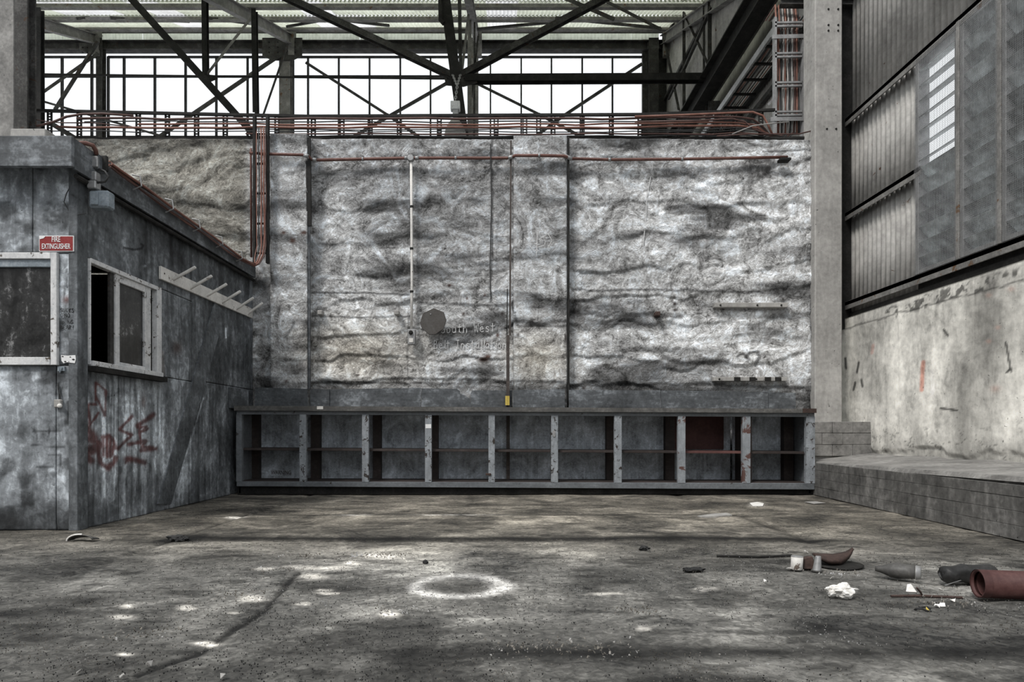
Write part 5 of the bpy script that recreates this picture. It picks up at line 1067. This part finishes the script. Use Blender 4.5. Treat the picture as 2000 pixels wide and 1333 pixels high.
p = WF(1806, 1196); mb = MB(); mb.tube([Vector((p.x+.03*math.cos(t), p.y+.018*math.sin(t)+.01, .008+.006*math.sin(2*t))) for t in [i*.7 for i in range(9)]], .004, 6); tag(mb.build('wire_loop', M['litter_dark'], None), 'small black wire loop among scraps before the red pipe', 'wire')
p = WF(1810, 1197); mb = MB(); mb.prism([(p.x, p.y, .006), (p.x+.012, p.y, .006), (p.x+.008, p.y+.012, .016)], (0, .004, .003)); tag(mb.build('yellow_scrap', M['yellow'], None), 'tiny yellow scrap inside the wire loop', 'scrap')
for i, (x, y) in enumerate([(1495, 1140), (1840, 1188), (1830, 1190), (1862, 1178), (1838, 1157), (1575, 1083), (1625, 1134), (292, 1304), (155, 1318), (238, 1333-4), (435, 1328)]):
    p = WF(x, y); mb = MB(); a = random.uniform(0, 6); s_ = .010
    mb.prism([(p.x+s_*math.cos(a+t)*random.uniform(.6, 1.4), p.y+s_*math.sin(a+t)*random.uniform(.6, 1.4), .004+random.uniform(0, .014)) for t in (0, 1.3, 2.6, 4, 5.2)], (0, 0, .003))
    tag(mb.build('paper_scrap', M['paper' if i < 7 else 'column'], None), 'tiny pale scrap ' + ['below right of the white chalky ring, on its own', 'just left of the red pipe mouth', 'before the red pipe, left of the scrap at its mouth', 'between rubber roll and red pipe', 'beside the bent wire in front of the rubber roll', 'behind the white can on the scrap heap', 'left behind the crumpled paper ball', 'at the bottom left of the floor, nearest the frame middle of four', 'leftmost of four along the bottom edge', 'second of four along the bottom edge from the left', 'rightmost of four along the bottom edge'][i], 'scrap', 'tiny paper scraps on the floor')
# litter : flakes and chips, nobody could count them
def litter(name, label, n, m, seed, dens, smin, smax, thr):
    rs2 = np.random.RandomState(seed); V_ = []; F_ = []; made = 0
    while made < n:
        px = rs2.uniform(-60, 2060); py = 985+(1345-985)*rs2.rand()**dens
        y = F*H/(py-CY); x = (px-CX)*y/F
        if x < XH+.1 and y > YH-.1: continue
        if x > 3.2: continue
        if float(fbm(np.array(x*1.5), np.array(y*2.2), 3, seed)) < thr+.25*rs2.randn(): continue
        s = rs2.uniform(smin, smax)*(1+.6*(rs2.rand() < .05)); a = rs2.uniform(0, 6.28); b = len(V_); k = 5
        z0 = .006+.002
        for j in range(k):
            t = a+j*6.28/k; rr = s*rs2.uniform(.45, 1.2); V_.append((x+rr*math.cos(t)*1.3, y+rr*math.sin(t), z0+rs2.uniform(-.002, .5)*s))
        V_.append((x, y, z0-.004))
        for j in range(k): F_.append((b+j, b+(j+1) % k, b+k))
        made += 1
    me = bpy.data.meshes.new(name); me.from_pydata(V_, [], F_); me.update(); o = link(name, me, m); tag(o, label, 'litter', None, 'stuff')
litter('pale_litter', 'pale flakes and dry leaf crumbs strewn over the floor', 7500, M['litter'], 77, 1.1, .0007, .0026, .05)
litter('dark_litter', 'dark crumbs and grit strewn over the floor', 5000, M['litter_dark'], 78, 1.1, .001, .0028, .0)
for i, (x, y, n_) in enumerate([(1190//2+0, 1090, 60), (690, 1090, 60), (760, 1088, 60), (480, 1167, 50), (760, 1200, 60), (265, 1246, 50), (1030, 1272, 60), (1150, 1272, 60), (1640, 1125, 60), (1840, 1183, 60), (1240, 1200, 50), (560, 1115, 40)]):
    rs2 = np.random.RandomState(i+100); p = WF(x, y); mb = MB()
    for j in range(n_):
        cx = p.x+rs2.randn()*.07; cy = p.y+rs2.randn()*.04; s = rs2.uniform(.002, .0048); a = rs2.uniform(0, 6)
        mb.prism([(cx+s*math.cos(a+t), cy+s*.7*math.sin(a+t), .007+rs2.uniform(0, .01)) for t in (0, 1.6, 3.1, 4.6)], (0, 0, .002))
    o = mb.build('leaf_litter', M['litter'], None); tag(o, ['curled leaf heap in the lit left middle of the floor', 'curled leaf heap left of the floor centre', 'curled leaf heap above left of the white ring', 'leaf heap at the floor crack', 'leaf heap below left of the white ring', 'leaf heap at the lower left of the floor', 'leaf heap in the dark band left part', 'leaf heap in the dark band right part', 'scraps heaped before the metal disc', 'scraps heaped left of the red pipe', 'sparse leaf heap right of the floor centre', 'sparse leaf heap left of the floor centre'][i], 'litter', None, 'stuff')
